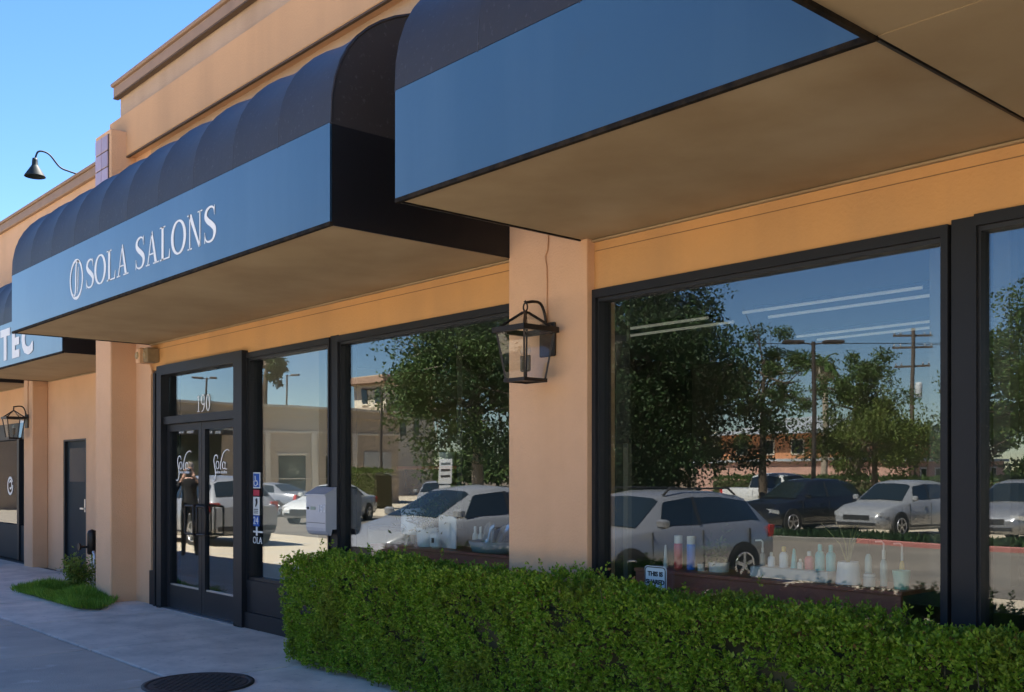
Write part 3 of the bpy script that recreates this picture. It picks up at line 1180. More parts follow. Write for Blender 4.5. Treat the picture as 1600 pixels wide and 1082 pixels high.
# ================================================================== WALL FITTINGS
def lantern(label, x, y, z, group):
    """square tapering carriage lantern on a scroll arm; y is the wall face"""
    Ln = thing('wall_lantern', label, 'lantern', (x, y, z), 0, group)
    s = MB()
    s.bbox(-.075, .075, -.022, .0, -.115, .115, .006)
    s.build('back_plate', BRONZE, Ln)
    cy = -.215
    a, b = .138, .092               # half widths of top and bottom rings
    zt, zb, za = .055, -.285, .165
    s = MB()
    r = .009
    for sx, sy in ((-1, -1), (1, -1), (1, 1), (-1, 1)):
        s.tube([(sx * a, cy + sy * a, zt), (sx * b, cy + sy * b, zb)], r, 4, False)
        s.tube([(sx * a, cy + sy * a, zt), (sx * .012, cy + sy * .012, za)], r, 4, False)
    for h, w_, t in ((zt, a, .020), (zb, b, .011)):
        s.box(-w_ - t, w_ + t, cy - w_ - t, cy - w_ + t * .4, h - t * 1.3, h + .010)
        s.box(-w_ - t, w_ + t, cy + w_ - t * .4, cy + w_ + t, h - t * 1.3, h + .010)
        s.box(-w_ - t, -w_ + t * .4, cy - w_ + t * .4, cy + w_ - t * .4, h - t * 1.25, h + .009)
        s.box(w_ - t * .4, w_ + t, cy - w_ + t * .4, cy + w_ - t * .4, h - t * 1.25, h + .009)
    s.box(-b, b, cy - b, cy + b, zb - .004, zb + .002)
    s.build('cage', BRONZE, Ln)
    s = MB()
    k = .0
    s.add([(-a, cy - a, zt), (a, cy - a, zt), (a, cy + a, zt), (-a, cy + a, zt), (0, cy, za)], [(0, 1, 4), (1, 2, 4), (2, 3, 4), (3, 0, 4)])
    s.build('roof_glass', CLEAR, Ln)
    s = MB()
    s.add([(-a, cy - a, zt), (a, cy - a, zt), (a, cy + a, zt), (-a, cy + a, zt), (-b, cy - b, zb), (b, cy - b, zb), (b, cy + b, zb), (-b, cy + b, zb)],
          [(0, 1, 5, 4), (1, 2, 6, 5), (2, 3, 7, 6), (3, 0, 4, 7)])
    s.build('side_glass', CLEAR, Ln)
    s = MB()
    ring = [(0 + .020 * math.cos(t), cy, za + .035 + .028 * math.sin(t)) for t in np.linspace(0, 2 * math.pi, 14)]
    s.tube(ring, .006, 6, caps=False)
    s.lathe([(.0, .0), (.02, .0), (.022, .012), (.008, .02), (.0, .02)], 10, (0, cy, za - .008))
    s.build('hanging_ring', BRONZE, Ln)
    s = MB()
    arm = catmull([(0, -.02, .05), (0, -.035, .16), (0, -.075, .235), (0, -.14, .245), (0, cy, za + .065)], 6)
    s.tube([tuple(p) for p in arm], .010, 8)
    s.lathe([(0, 0), (.014, .01), (0, .022)], 8, (0, cy, za + .06))
    s.build('scroll_arm', BRONZE, Ln)
    s = MB()
    s.tube([(0, cy, zb), (0, cy, zb + .06)], .006, 6)
    s.tube([(-.035, cy, zb + .06), (.035, cy, zb + .06)], .006, 6)
    s.build('candle_stem', BRONZE, Ln)
    for sx in (-1, 1):
        s = MB()
        s.lathe([(.010, 0), (.012, .004), (.012, .10), (.008, .104)], 10, (sx * .035, cy, zb + .06))
        c = s.build('candle_sleeve', mat('candle_brown', (.12, .09, .06), .5), Ln)
        s = MB()
        s.lathe([(.004, 0), (.013, .02), (.011, .04), (.0, .07)], 10, (sx * .035, cy, zb + .165))
        s.build('bulb', CLEAR, c)
    return Ln


lantern('black carriage lantern on the peach column between the two big windows', -5.03, 0.0, 2.455, 'wall lanterns')
lantern('small distant carriage lantern on the far-left column by the swirl window', -18.15, 0.50, 2.42, 'wall lanterns')

s = MB()
s.tube([tuple(q) for q in catmull([(-5.03, -.009, 4.2), (-5.03, -.009, 3.3), (-5.035, -.009, 3.09), (-5.06, -.009, 3.02), (-5.045, -.009, 2.92), (-5.045, -.009, 2.57)], 5)], .007, 8)
o = s.build('conduit_pipe', PEACH)
tag(o, 'thin conduit running down the column to the lantern', 'conduit')
s = MB()
s.tube([(-18.1, .49, 3.10), (-18.1, .49, 2.52)], .010, 6)
tag(s.build('conduit_pipe', PEACH), 'thin conduit above the distant far-left lantern', 'conduit')


def gooseneck(label, x, yw, zt, rise=.22, out=.62):
    G = thing('gooseneck_lamp', label, 'lamp', (x, yw, zt), 0, 'gooseneck lamps on the parapets')
    s = MB()
    arm = catmull([(0, .02, 0), (0, -.12, .02), (0, -.26, .06), (0, -.40, rise * .95), (0, -.50, rise * 1.12), (0, -.58, rise), (0, -out, rise - .12)], 6)
    s.tube([tuple(p) for p in arm], .014, 8)
    s.build('arm', DARKTEAL, G)
    s = MB()
    s.lathe([(.0, .0), (.035, .0), (.04, -.03), (.045, -.10), (.055, -.12), (.15, -.27), (.152, -.28), (.148, -.28), (.05, -.125), (0, -.12)], 20, (0, -out, rise - .10))
    s.build('shade', DARKTEAL, G)
    s = MB()
    s.lathe([(.05, 0), (.05, .015), (.0, .015)], 12, (0, .03, -.01))
    s.build('wall_flange', DARKTEAL, G)
    return G


gooseneck('dark gooseneck barn lamp on the lower-left parapet against the sky', -16.35, NW - .05, 6.19)
gooseneck('gooseneck lamp whose shade just shows at the top edge over the tall parapet', -9.3, -.03, 6.40, .08, .66)

# twin security speaker / camera box by the door head
sb = thing('security_box', 'small tan twin box mounted high beside the door head', 'security device', (-11.83, .0, 2.93))
s = MB()
s.bbox(-.11, .0, -.12, .07, -.09, .09, .012)
s.build('housing', PEACH, sb)
s = MB()
s.bbox(.012, .14, -.08, .07, -.085, .085, .012)
s.build('second_housing', mat('weathered_box', (.28, .2, .11), .8, noise=(10, .5)), sb)
for xx_, yy_ in ((-.055, -.121), (.076, -.081)):
    s = MB()
    vs = [(xx_ + .04 * math.cos(a), yy_ - .004, .04 * math.sin(a)) for a in np.linspace(0, 2 * math.pi, 14, endpoint=False)]
    s.add(vs, [tuple(range(14))])
    s.tube([(xx_, yy_, 0), (xx_, yy_ - .012, 0)], [.045, .036], 14)
    s.build('lens_ring', SOFFIT, sb)
s = MB()
s.tube([(-.05, .03, -.09), (-.05, .06, -.2)], .014, 6)
s.build('bracket', PEACH, sb)

# mailbox on the mullion
mb_ = thing('mailbox', 'pale grey steel mailbox fixed to the dark mullion', 'mailbox', (-7.955, .058, 1.0))
MW = .165
prof = [(0, .42), (-.02, .42), (-.125, .355), (-.125, .05), (-.115, .02), (-.09, 0), (-.05, -.01), (-.05, .055), (0, .055)]
prof = [(0, .055), (0, .42), (-.02, .42), (-.125, .365), (-.125, .07), (-.12, .04), (-.10, .012), (-.07, .0), (-.055, .055)]
s = MB()
s.prism(prof[::-1], 'x', -MW, MW)
s.build('body', MAILG, mb_)
s = MB()
s.prism([(-.008, .424), (-.02, .428), (-.136, .366), (-.136, .352), (-.129, .352), (-.128, .361), (-.02, .419)], 'x', -MW - .006, MW + .006)
s.build('lid', MAILG, mb_)
s = MB()
s.box(-MW + .01, MW - .01, -.1275, -.1255, .110, .114)
s.build('seam', FRAME, mb_)
s = MB()
s.box(-MW + .08, -MW + .16, -.1285, -.1255, .225, .255)
s.build('name_plate', mat('name_plate', (.28, .33, .27), .6), mb_)
s = MB()
s.tube([(-MW + .035, -.122, .24), (-MW + .035, -.131, .24)], .012, 10)
s.build('lock', BLACKP, mb_)
t = text_mesh('150', .09)
xform(t, .10, -.1275, .235)
t.build('digits', mat('pale_digits', (.62, .65, .70), .5), mb_)
# door stickers on the side light
BLUE = mat('sticker_blue', (.02, .10, .42), .4)
SWH = mat('sticker_white', (.7, .72, .72), .5)
SRED = mat('sticker_red', (.45, .05, .08), .5)
SY = GY - .0065


def sticker(label, x0, x1, z0, z1, m):
    T = thing('window_sticker', label, 'sticker', (x0, SY, z0), 0, 'stickers on the side light')
    s = MB()
    s.box(0, x1 - x0, -.0015, .0015, 0, z1 - z0)
    s.build('backing', m, T)
    return T


sx0 = -9.475
T = sticker('blue wheelchair access sticker at the top of the side light column', sx0, sx0 + .15, 1.40, 1.56, SWH)
s = MB(); s.box(.012, .138, -.003, -.0016, .012, .148); s.build('blue_field', BLUE, T)
s = MB()
stroke(s, [(.055, .125, .02), (.06, .09, .016), (.065, .07, .016)], 3)
stroke(s, [(.06, .075, .014), (.095, .072, .014), (.112, .035, .014)], 3)
stroke(s, [(.065 + .032 * math.cos(a), .055 + .03 * math.sin(a), .010) for a in np.linspace(2.2, 6.0, 12)], 2)
xform(s, 0, -.0075, 0)
s.build('wheelchair_symbol', SWH, T)
sticker('small pink-red strip sticker under the wheelchair sticker', sx0 - .005, sx0 + .13, 1.325, 1.385, SRED)
T = sticker('white notice sticker with black figure on the side light', sx0, sx0 + .135, 1.13, 1.315, SWH)
s = MB(); stroke(s, [(.07, .165, .035), (.085, .13, .035), (.06, .085, .014)], 3)
for k in range(3):
    s.box(.025, .11, 0, .003, .055 - k * .018, .062 - k * .018)
xform(s, 0, -.0055, 0); s.build('print', BLACKP, T)
T = sticker('blue round-the-clock sticker low on the side light', sx0, sx0 + .13, 1.02, 1.125, BLUE)
t = text_mesh('24', .11); xform(t, .062, -.0035, .052); t.build('print', SWH, T)
T = sticker('white cross-shaped mark above the white lettering sticker', sx0 - .03, sx0 + .20, .955, .972, SWH)
s = MB(); s.box(.09, .125, -.001, .001, -.03, .06); s.build('upright', SWH, T)
T = thing('window_sticker', 'white block lettering lowest on the side light', 'sticker', (sx0 - .02, SY, .83), 0, 'stickers on the side light')
t = text_mesh('SOLA', .10); xform(t, .09, -.001, .045); t.build('print', SWH, T)

# little sign standing behind the hedge
sg = thing('small_sign', 'small white sign reading THIS IS SHARED above the hedge', 'sign', (-4.16, .085, -.06))
s = MB()
w_, h_ = .088, .125
c = .022
pts = []
for cx_, cz_, a0 in ((w_ - c, h_ - c, 0), (-w_ + c, h_ - c, 90), (-w_ + c, -h_ + c, 180), (w_ - c, -h_ + c, 270)):
    for k in range(4):
        a = R(a0 + k * 30)
        pts.append((cx_ + c * math.cos(a), cz_ + .91 + c * math.sin(a)))
s.prism(pts, 'y', -.002, .002)
s.build('plate', mat('sign_white', (.62, .68, .68), .45), sg)
s = MB()
inner = [(x * .92, (z - .91) * .94 + .91) for x, z in pts]
stroke(s, [(x, z, .006) for x, z in inner], closed=True, flat=True)
xform(s, 0, -.0055, 0)
s.build('border', BLACKP, sg)
s = MB()
for tx, zz in (('THIS IS', .985), ('SHARED', .935)):
    t = text_mesh(tx, .040, bold=.001)
    xform(t, 0, -.0045, zz)
    t.build('text_line', BLACKP, sg)
s = MB()
s.tube([(0, .012, .47), (0, .012, .86)], .010, 6)
s.build('post', STEEL, sg)

# pipe fixture and shrub beside the pilaster
pf = thing('pipe_valve', 'dark backflow valve on a pipe beside the pilaster', 'pipe fitting', (-14.05, .12, 0))
s = MB()
s.tube([(0, 0, 0), (0, 0, .72)], .028, 8)
s.tube([(.10, 0, 0), (.10, 0, .45), (0, 0, .55)], .022, 8)
s.build('pipe', STEEL, pf)
s = MB()
s.lathe([(.05, .46), (.065, .48), (.065, .74), (.05, .78), (.0, .80)], 10)
s.build('valve_body', BRONZE, pf)
s = MB()
s.tube([(0, -.03, .56), (-.02, -.16, .57)], .018, 6)
s.tube([(-.02, -.15, .57), (-.02, -.17, .57)], .05, 10)
s.build('hand_wheel', BRONZE, pf)


def shrub(name, label, loc, h, n, lm, leaf=.05, spread=.3, cat='shrub'):
    S = thing(name, label, cat, loc)
    s = MB()
    tips = []
    for k in range(9):
        a = random.uniform(0, 6.28)
        r = spread * random.uniform(.2, 1)
        p = (r * math.cos(a), r * math.sin(a), h * random.uniform(.6, 1))
        s.tube([(0, 0, 0), (p[0] * .4, p[1] * .4, p[2] * .6), p], [.012, .008, .003], 5)
        tips.append(p)
    s.build('stems', BARK, S)
    tips = np.array(tips)
    base = tips[rng.integers(0, 9, n)] * rng.uniform(.35, 1.05, (n, 1)) + rng.normal(0, spread * .22, (n, 3))
    base[:, 2] = np.abs(base[:, 2])
    v, f = leaves_mesh(base, rng.normal(size=(n, 3)) + [0, 0, .4], rng.uniform(.6, 1.2, n) * leaf, rng.uniform(.35, .55, n) * leaf)
    tag(np_mesh('foliage', v, f, lm, S), kind='stuff')
    return S


LEAFB = leaf_mat('bright_shrub_leaves', (0.12, 0.18, 0.03), (0.20, 0.27, 0.05), (0.32, 0.36, 0.09), 0.35, 2.0)
shrub('leafy_shrub', 'small yellow-green shrub between the side door and the pilaster', (-13.75, -.12, .01), .42, 1500, LEAFB, .05, .22)

# ================================================================== HEDGE
def hedge(label, x0, x1, y0, y1, zt):
    H = thing('hedge', label, 'hedge', (x0, (y0 + y1) / 2, 0))
    ox, oy = x0, (y0 + y1) / 2
    # woody core
    s = MB()
    s.bbox(x0 + .14, x1 - .1, y0 + .14, y1 - .12, .0, zt - .16, .08)
    at((ox, oy, 0), s).build('woody_core', HEDGEC, H)
    Lx, Ly = x1 - x0, y1 - y0

    def bump(x, z):
        return (.030 * np.sin(x * 2.3 + 1) * np.cos(z * 4.1 + .5) + .026 * np.sin(x * 6.1 + z * 5.0) + .016 * np.sin(x * 13.7 - z * 11)
                + .012 * np.cos(x * 23 + z * 19))

    def top(x):
        # clipped top: a little lower on the nearer half
        t = np.clip((x + 4.0) / .8, 0, 1)
        return zt - .03 * t * t * (3 - 2 * t) + .018 * np.sin(x * 3.7) + .014 * np.sin(x * 9.3 + 1)
    def batch(n, face):
        u = rng.uniform(0, 1, n)
        w = rng.uniform(0, 1, n)
        dep = rng.exponential(.022, n).clip(0, .12)
        if face == 'front':
            x = x0 + .03 + u * (Lx - .03)
            z = .03 + w * (top(x) - .03)
            y = y0 - bump(x, z) + dep + .03
            # rounded shoulder
            sh = np.clip((z - top(x) + .12) / .12, 0, 1)
            y = y + sh ** 2 * .07
            p = np.stack([x, y, z], 1)
            nr = np.stack([np.zeros(n), -np.ones(n), .25 + sh], 1)
        elif face == 'top':
            x = x0 + .03 + u * (Lx - .03)
            y = y0 + .04 + w * (Ly - .06)
            z = top(x) + bump(x, y * 3) * .8 - dep
            edge = np.clip((y0 + .14 - y) / .12, 0, 1)
            z = z - edge ** 2 * .05
            p = np.stack([x, y, z], 1)
            nr = np.stack([np.zeros(n), -.15 - edge, np.ones(n)], 1)
        elif face == 'end':
            y = y0 + u * Ly
            z = .03 + w * (zt - .03)
            x = x0 - bump(y * 2, z) + dep + .02
            p = np.stack([x, y, z], 1)
            nr = np.stack([-np.ones(n), np.zeros(n), .25 * np.ones(n)], 1)
        else:
            x = x0 + u * Lx
            z = .2 + w * (zt - .2)
            y = y1 + bump(x, z) * .5 - dep
            p = np.stack([x, y, z], 1)
            nr = np.stack([np.zeros(n), np.ones(n), .25 * np.ones(n)], 1)
        return p, norm(nr)
    Ps, Ns = [], []
    for face, n in (('front', int(1900 * Lx)), ('top', int(1000 * Lx)), ('end', 800), ('back', int(350 * Lx))):
        p, nr = batch(n, face)
        Ps.append(p)
        Ns.append(nr)
    P = np.concatenate(Ps)
    Nn = np.concatenate(Ns)
    # gaps where the foliage is thin
    hole = np.sin(P[:, 0] * 4.3 + 1.7) * np.sin(P[:, 2] * 9.1 + P[:, 0] * 1.3) + .6 * np.sin(P[:, 0] * 11.2 + P[:, 2] * 7.7) * np.cos(P[:, 2] * 15 + 2)
    keep = (hole < .84) | (rng.uniform(size=len(P)) < .32)
    P, Nn = P[keep], Nn[keep]
    # sprigs that stick out above the clipped line
    ns = int(48 * Lx)
    xs_ = x0 + rng.uniform(.05, Lx, ns)
    Pu = np.stack([xs_, rng.uniform(y0 + .05, y1 - .05, ns), top(xs_) + rng.exponential(.028, ns).clip(0, .11)], 1)
    Nu = norm(np.stack([rng.normal(0, .3, ns), rng.normal(0, .3, ns), np.ones(ns)], 1))
    P = np.concatenate([P, Pu])
    Nn = np.concatenate([Nn, Nu])
    n = len(P)
    D = norm(Nn + rng.normal(0, .55, (n, 3)) + [0, 0, .35])
    tw = MB()
    for q in rng.integers(0, n, 900):
        a_ = Vector(P[q]) - Vector((ox, oy, 0))
        d_ = Vector(D[q])
        tw.tube([a_ - d_ * .10, a_ + d_ * .035], [.0028, .0014], 3, False, False)
    tag(tw.build('twigs', HEDGEC, H), kind='stuff')
    K = 9
    sl_ = rng.uniform(.035, .075, n)
    bases, dirs, lens, wids = [], [], [], []
    for k in range(K):
        t = (k + .5) / K
        b = P + D * (sl_ * (t - .3))[:, None]
        d = norm(D * (.35 + .5 * t) + norm(np.cross(D, rng.normal(size=(n, 3)))) * (1.0 - .45 * t))
        bases.append(b)
        dirs.append(d)
        ln = rng.uniform(.014, .036, n) * (1.1 - .35 * t)
        lens.append(ln)
        wids.append(ln * rng.uniform(.5, .68, n))
    base = np.concatenate(bases) - [ox, oy, 0]
    v, f = leaves_mesh(base, np.concatenate(dirs), np.concatenate(lens), np.concatenate(wids))
    tag(np_mesh('foliage', v, f, HEDGEL, H), kind='stuff')
    return H


hedge('clipped green box hedge in front of the windows', -7.52, 0.9, -.64, -.06, .86)

# ================================================================== SHOP INTERIOR THINGS
def ledge(label, x0, x1):
    c = thing('window_counter', label, 'counter', ((x0 + x1) / 2, .45, 0))
    L = ((x0 + x1) / 2, .45, 0)
    s = MB(); s.box(x0, x1, .285, .31, .02, .905); at(L, s).build('front_panel', BROWN, c)
    s = MB(); s.bbox(x0 - .01, x1 + .01, .275, .70, .906, .93, .004); at(L, s).build('counter_top', BROWN, c)
    return c


ledge('red-brown counter behind the glass of the right-hand big window', -4.50, -2.66)
ledge('red-brown counter behind the glass of the window left of the column', -7.60, -5.52)
ZL = .931

PINK = mat('pink_plastic', (.75, .12, .17), .35)
TEAL = mat('teal_plastic', (.08, .50, .52), .3)
MINT = mat('mint_plastic', (.34, .68, .52), .4)
BLUC = mat('blue_can', (.03, .20, .70), .3)
REDC = mat('red_can', (.68, .06, .09), .3)
IVORY = mat('ivory_plastic', (.72, .70, .64), .45)
YEL = mat('yellow_cap', (.75, .48, .10), .4)
WHP = mat('white_ceramic', (.75, .76, .77), .4)


def bottle(label, x, y, h, r, body, cap, shape='bottle', name='bottle'):
    b = thing(name, label, 'bottle', (x, y, ZL))
    hb = h * .74
    if shape == 'can':
        prof = [(r * .95, 0), (r, .004), (r, hb), (r * .96, hb + .004)]
        cp = [(r * .97, hb + .005), (r * .97, h - .006), (r * .9, h)]
    elif shape == 'cone':
        prof = [(r, 0), (r, .004), (r * .55, hb), (r * .5, hb + .003)]
        cp = [(r * .5, hb + .004), (r * .35, h - .004), (r * .2, h)]
    else:
        prof = [(r * .95, 0), (r, .004), (r, hb * .78), (r * .8, hb * .92), (r * .42, hb)]
        cp = [(r * .46, hb + .001), (r * .46, h - .004), (r * .3, h)]
    s = MB(); s.lathe(prof, 16); s.build('body', body, b)
    s = MB(); s.lathe(cp, 12); s.build('cap', cap, b)
    if shape == 'pump':
        s = MB()
        s.tube([(0, 0, h), (0, 0, h + .035), (-.012, 0, h + .045), (-.045, -.01, h + .042)], .005, 6)
        s.build('pump_spout', cap, b)
    return b


bottle('slim grey-white tube standing left of the red spray can', -4.36, .42, .15, .016, IVORY, IVORY, 'cone')
bottle('red spray can with ivory cap in the right-hand window', -4.27, .44, .215, .028, REDC, IVORY, 'can')
bottle('blue spray can with ivory cap beside the red can', -4.165, .44, .215, .028, BLUC, IVORY, 'can')
bottle('tiny white jar right of the blue spray can', -4.07, .42, .055, .022, IVORY, BLACKP, 'can')
bx = thing('product_tray', 'pale grey display box carrying a row of small bottles', 'display box', (-3.38, .42, ZL))
s = MB(); s.bbox(-.27, .25, -.07, .09, 0, .062, .005); s.build('tray_body', mat('pale_grey_board', (.50, .53, .52), .6), bx)
ZL2 = ZL
ZL = ZL + .063
bottle('little clear bottle at the left end of the display box', -3.60, .41, .11, .016, mat('smoked_glass', (.30, .30, .28), .2), IVORY, 'pump')
bottle('short white bottle second in the display box row', -3.545, .42, .085, .022, WHP, IVORY, 'bottle')
bottle('white bottle with yellow cap in the display box row', -3.46, .42, .125, .026, WHP, YEL, 'bottle')
bottle('teal cone-shaped bottle in the display box row', -3.39, .42, .115, .02, TEAL, TEAL, 'cone')
bottle('small pale jar beside the pink bottle', -3.335, .40, .06, .017, IVORY, IVORY, 'bottle')
bottle('pink bottle with white cap in the display box row', -3.295, .43, .105, .026, PINK, IVORY, 'bottle')
bottle('tall teal bottle beside the pink bottle', -3.225, .43, .15, .028, TEAL, TEAL, 'bottle')
bottle('tall teal bottle at the right end of the display box', -3.155, .43, .15, .028, TEAL, TEAL, 'bottle')
ZL = ZL2


def pot(label, x, y, r0, r1, h, m, name='plant_pot', plant=0, pl=None, stems=0):
    p = thing(name, label, 'pot', (x, y, ZL))
    s = MB()
    s.lathe([(r0, 0), (r0 * 1.02, .004), (r1, h - .004), (r1 * .98, h), (r1 * .9, h), (r1 * .88, h * .8), (0, h * .8)], 20)
    s.build('vessel', m, p)
    if plant:
        n = plant
        base = rng.normal(0, 1, (n, 3)) * [pl[0], pl[0], pl[1]] + [0, 0, h + pl[1] * 1.1]
        base[:, 2] = np.maximum(base[:, 2], h * .8)
        v, f = leaves_mesh(base, rng.normal(size=(n, 3)) + [0, 0, .5], rng.uniform(.03, .07, n), rng.uniform(.012, .025, n))
        tag(np_mesh('foliage', v, f, LEAFM, p), kind='stuff')
    for k in range(stems):
        a = random.uniform(0, 6.28)
        s = MB()
        d = random.uniform(.05, .16)
        s.tube([(0, 0, h * .8), (d * .3 * math.cos(a), d * .3 * math.sin(a), h + .10), (d * math.cos(a), d * math.sin(a), h + random.uniform(.12, .24))], [.004, .004, .0015], 5)
        s.build('stem', mat('dry_stem', (.25, .22, .10), .7), p)
    return p


pot('low cream planter with green stems right of the blue spray can', -3.96, .46, .06, .065, .06, IVORY, plant=90, pl=(.03, .06))
pot('white ceramic pot with thin dry stems in the right-hand window', -3.04, .42, .07, .058, .125, WHP, stems=7)
bottle('tall clear pump bottle nearest the white ceramic pot', -2.93, .44, .235, .02, mat('pale_blue_glass', (.35, .48, .47), .15), BLACKP, 'pump')
bottle('tall clear pump bottle with white label on the counter', -2.85, .46, .20, .02, mat('pale_blue_glass', (.35, .48, .47), .15), IVORY, 'pump')
bottle('small ornate gold and white bottle above the mint cup', -2.775, .52, .19, .014, YEL, IVORY, 'pump')
bottle('squat clear jar with label between the pump bottles', -2.89, .38, .07, .032, mat('smoky_jar', (.42, .44, .42), .2), IVORY, 'can')
pot('mint green cup at the right end of the counter', -2.715, .40, .036, .048, .10, MINT, name='cup')

pl_ = thing('footed_planter', 'white planter on wooden peg legs in the window left of the column', 'planter', (-7.22, .48, ZL))
s = MB(); s.lathe([(.09, .09), (.115, .10), (.12, .16), (.12, .31), (.112, .31), (.11, .28), (0, .28)], 20); s.build('bowl', WHP, pl_)
for k in range(3):
    a = k * 2.09 + .5
    s = MB(); s.tube([(.07 * math.cos(a), .07 * math.sin(a), .10), (.095 * math.cos(a), .095 * math.sin(a), 0)], [.014, .009], 8)
    s.build('leg', mat('beech_wood', (.45, .30, .17), .6), pl_)
pot('white ribbed pot with a dark leafy plant left of the white card', -6.98, .44, .085, .10, .16, WHP, plant=420, pl=(.10, .10))
cdn = thing('white_card', 'slanted white display card in the window left of the column', 'display card', (-6.76, .46, ZL))
s = MB(); s.add([(-.16, .05, .27), (.10, .03, .255), (.17, -.03, 0), (-.07, -.02, 0), (-.16, .06, .27), (.10, .04, .255), (.17, -.02, 0), (-.07, -.01, 0)],
                [(0, 3, 2, 1), (4, 5, 6, 7), (0, 1, 5, 4), (1, 2, 6, 5), (2, 3, 7, 6), (3, 0, 4, 7)])
s.build('card', WHP, cdn)
cdv = thing('white_device', 'small white box with a dark mark leaning on the white card', 'device', (-6.76, .36, ZL))
s = MB(); s.bbox(-.06, .05, -.03, .03, 0, .13, .015); s.build('casing', WHP, cdv)
s = MB(); s.bbox(-.02, .012, -.033, -.028, .045, .085, .001); s.build('mark', BLACKP, cdv)
bottle('white slim bottle left of the wire basket', -6.42, .50, .19, .024, IVORY, IVORY, 'bottle')
bottle('white slim bottle nearest the wire basket', -6.35, .50, .19, .024, IVORY, IVORY, 'bottle')
bk = thing('basket', 'blue-grey basket of silvery packets at the right of the left window', 'basket', (-6.08, .46, ZL))
s = MB(); s.lathe([(.17, 0), (.21, .01), (.24, .09), (.232, .09), (.2, .02), (0, .02)], 20); s.build('bowl', mat('blue_grey_basket', (.20, .26, .32), .6), bk)
FOIL = mat('foil', (.6, .66, .72), .25, metal=.8)
for k in range(8):
    s = MB()
    a = k * .8
    c_ = (.11 * math.cos(a), .09 * math.sin(a), .12 + .02 * (k % 3))
    s.obox(c_, (.05, .02 * math.sin(a), .02), (-.01, .006, .004), (.012 * math.cos(a), .02, .06))
    s.build('packet', FOIL, bk)
# deeper furniture
sh = thing('wall_shelf', 'dark shelf with white pots deep inside the left window', 'shelf', (-10.1, 3.0, 1.6))
s = MB(); s.box(-.75, .75, -.15, .15, 0, .04); s.build('board', BROWN, sh)
for xk in (-.6, .6):
    s = MB(); s.box(xk - .02, xk + .02, -.12, .12, -.25, 0); s.build('bracket', BLACKP, sh)
ZLs = ZL
ZL = 1.641
pot('white square pot at the left on the deep shelf', -10.0, 3.0, .09, .1, .17, WHP)
pot('white round pot at the right on the deep shelf', -9.55, 3.0, .08, .12, .18, WHP)
ZL = ZLs
ct = thing('styling_cabinet', 'dark styling cabinet deep inside the left window', 'cabinet', (-9.3, 2.1, 0))
s = MB(); s.bbox(-.7, .5, -.25, .25, .08, .95, .01); s.build('carcass', mat('dark_wood', (.06, .045, .035), .5), ct)
for k in range(3):
    s = MB(); s.bbox(-.68 + k * .39, -.31 + k * .39, -.268, -.252, .12, .90, .004); s.build('cabinet_door', mat('pale_wood', (.30, .24, .17), .5), ct)
ZL = .951
pot('small white pot standing on the styling cabinet', -9.05, 2.0, .06, .08, .12, WHP)
ZL = ZLs
# paper bag in the far right window
pb = thing('paper_bag', 'brown paper bag with green tissue low in the far right window', 'bag', (-1.60, .50, 0))
s = MB(); s.prism([(-.20, .45), (-.13, .82), (.13, .85), (.22, .45)], 'y', -.08, .08); s.build('bag_body', mat('kraft_paper', (.36, .23, .13), .8, noise=(9, .3)), pb)
s = MB(); s.tube([(-.15, -.02, .78), (-.13, -.04, .88), (-.06, -.03, .93), (.0, 0, .85)], [.03, .05, .05, .02], 8); s.build('tissue', mat('green_tissue', (.05, .30, .10), .6), pb)
stl = thing('low_table', 'dark low table holding the paper bag in the far right window', 'table', (-1.4, .55, 0))
s = MB(); s.box(-.7, .9, -.25, .3, .40, .445); s.build('table_top', BLACKP, stl)
for xk in (-.65, .8):
    for yk in (-.2, .22):
        s = MB(); s.box(xk, xk + .04, yk, yk + .04, 0, .40); s.build('leg', BLACKP, stl)
tbx = thing('teal_box', 'flat pale teal box on edge in the far right window', 'box', (-1.36, .55, .446))
s = MB(); s.bbox(-.16, .3, -.1, .1, 0, .42, .008); s.build('carton', BLACKP, tbx)
s = MB(); s.bbox(-.17, .31, -.11, .11, .421, .47, .008); s.build('lid', mat('pale_teal', (.30, .50, .52), .5), tbx)
# ceiling strip lights
for i, (x0, x1, y) in enumerate(((-5.6, -3.9, 3.2), (-7.6, -6.0, 3.2), (-6.2, -4.6, 5.0))):
    lt = thing('strip_light', ['pair of lit ceiling tubes seen high through the right window', 'pair of lit ceiling tubes in the dark tree reflection',
                               'lower pair of lit ceiling tubes deep in the right window'][i], 'ceiling light', ((x0 + x1) / 2, y, 3.02), 0, 'ceiling tubes inside the salon')
    hw = (x1 - x0) / 2
    s = MB(); s.box(-hw, hw, -.05, .05, .03, .075); s.build('fixture', FRAME, lt)
    for q in (-.20, .20):
        s = MB(); s.tube([(-hw, q, 0), (hw, q, 0)], .014, 8); s.build('tube', TUBE, lt)

# ================================================================== ACROSS THE LOT (seen mirrored in the glass)
def paint(name, col, rough=.25, metal=.3):
    return mat(name, col, rough, metal, coat=.6)


SILVER = paint('silver_paint', (.27, .275, .29), .3, .5)
WHITEC = paint('white_paint', (.50, .50, .49), .3, .0)
BLACKC = paint('black_paint', (.012, .014, .02), .2, .2)
GREYC = paint('grey_and_dimmed_white_paint', (.26, .265, .275), .3, .2)  # pale grey cars, plus white crossovers dimmed by colour

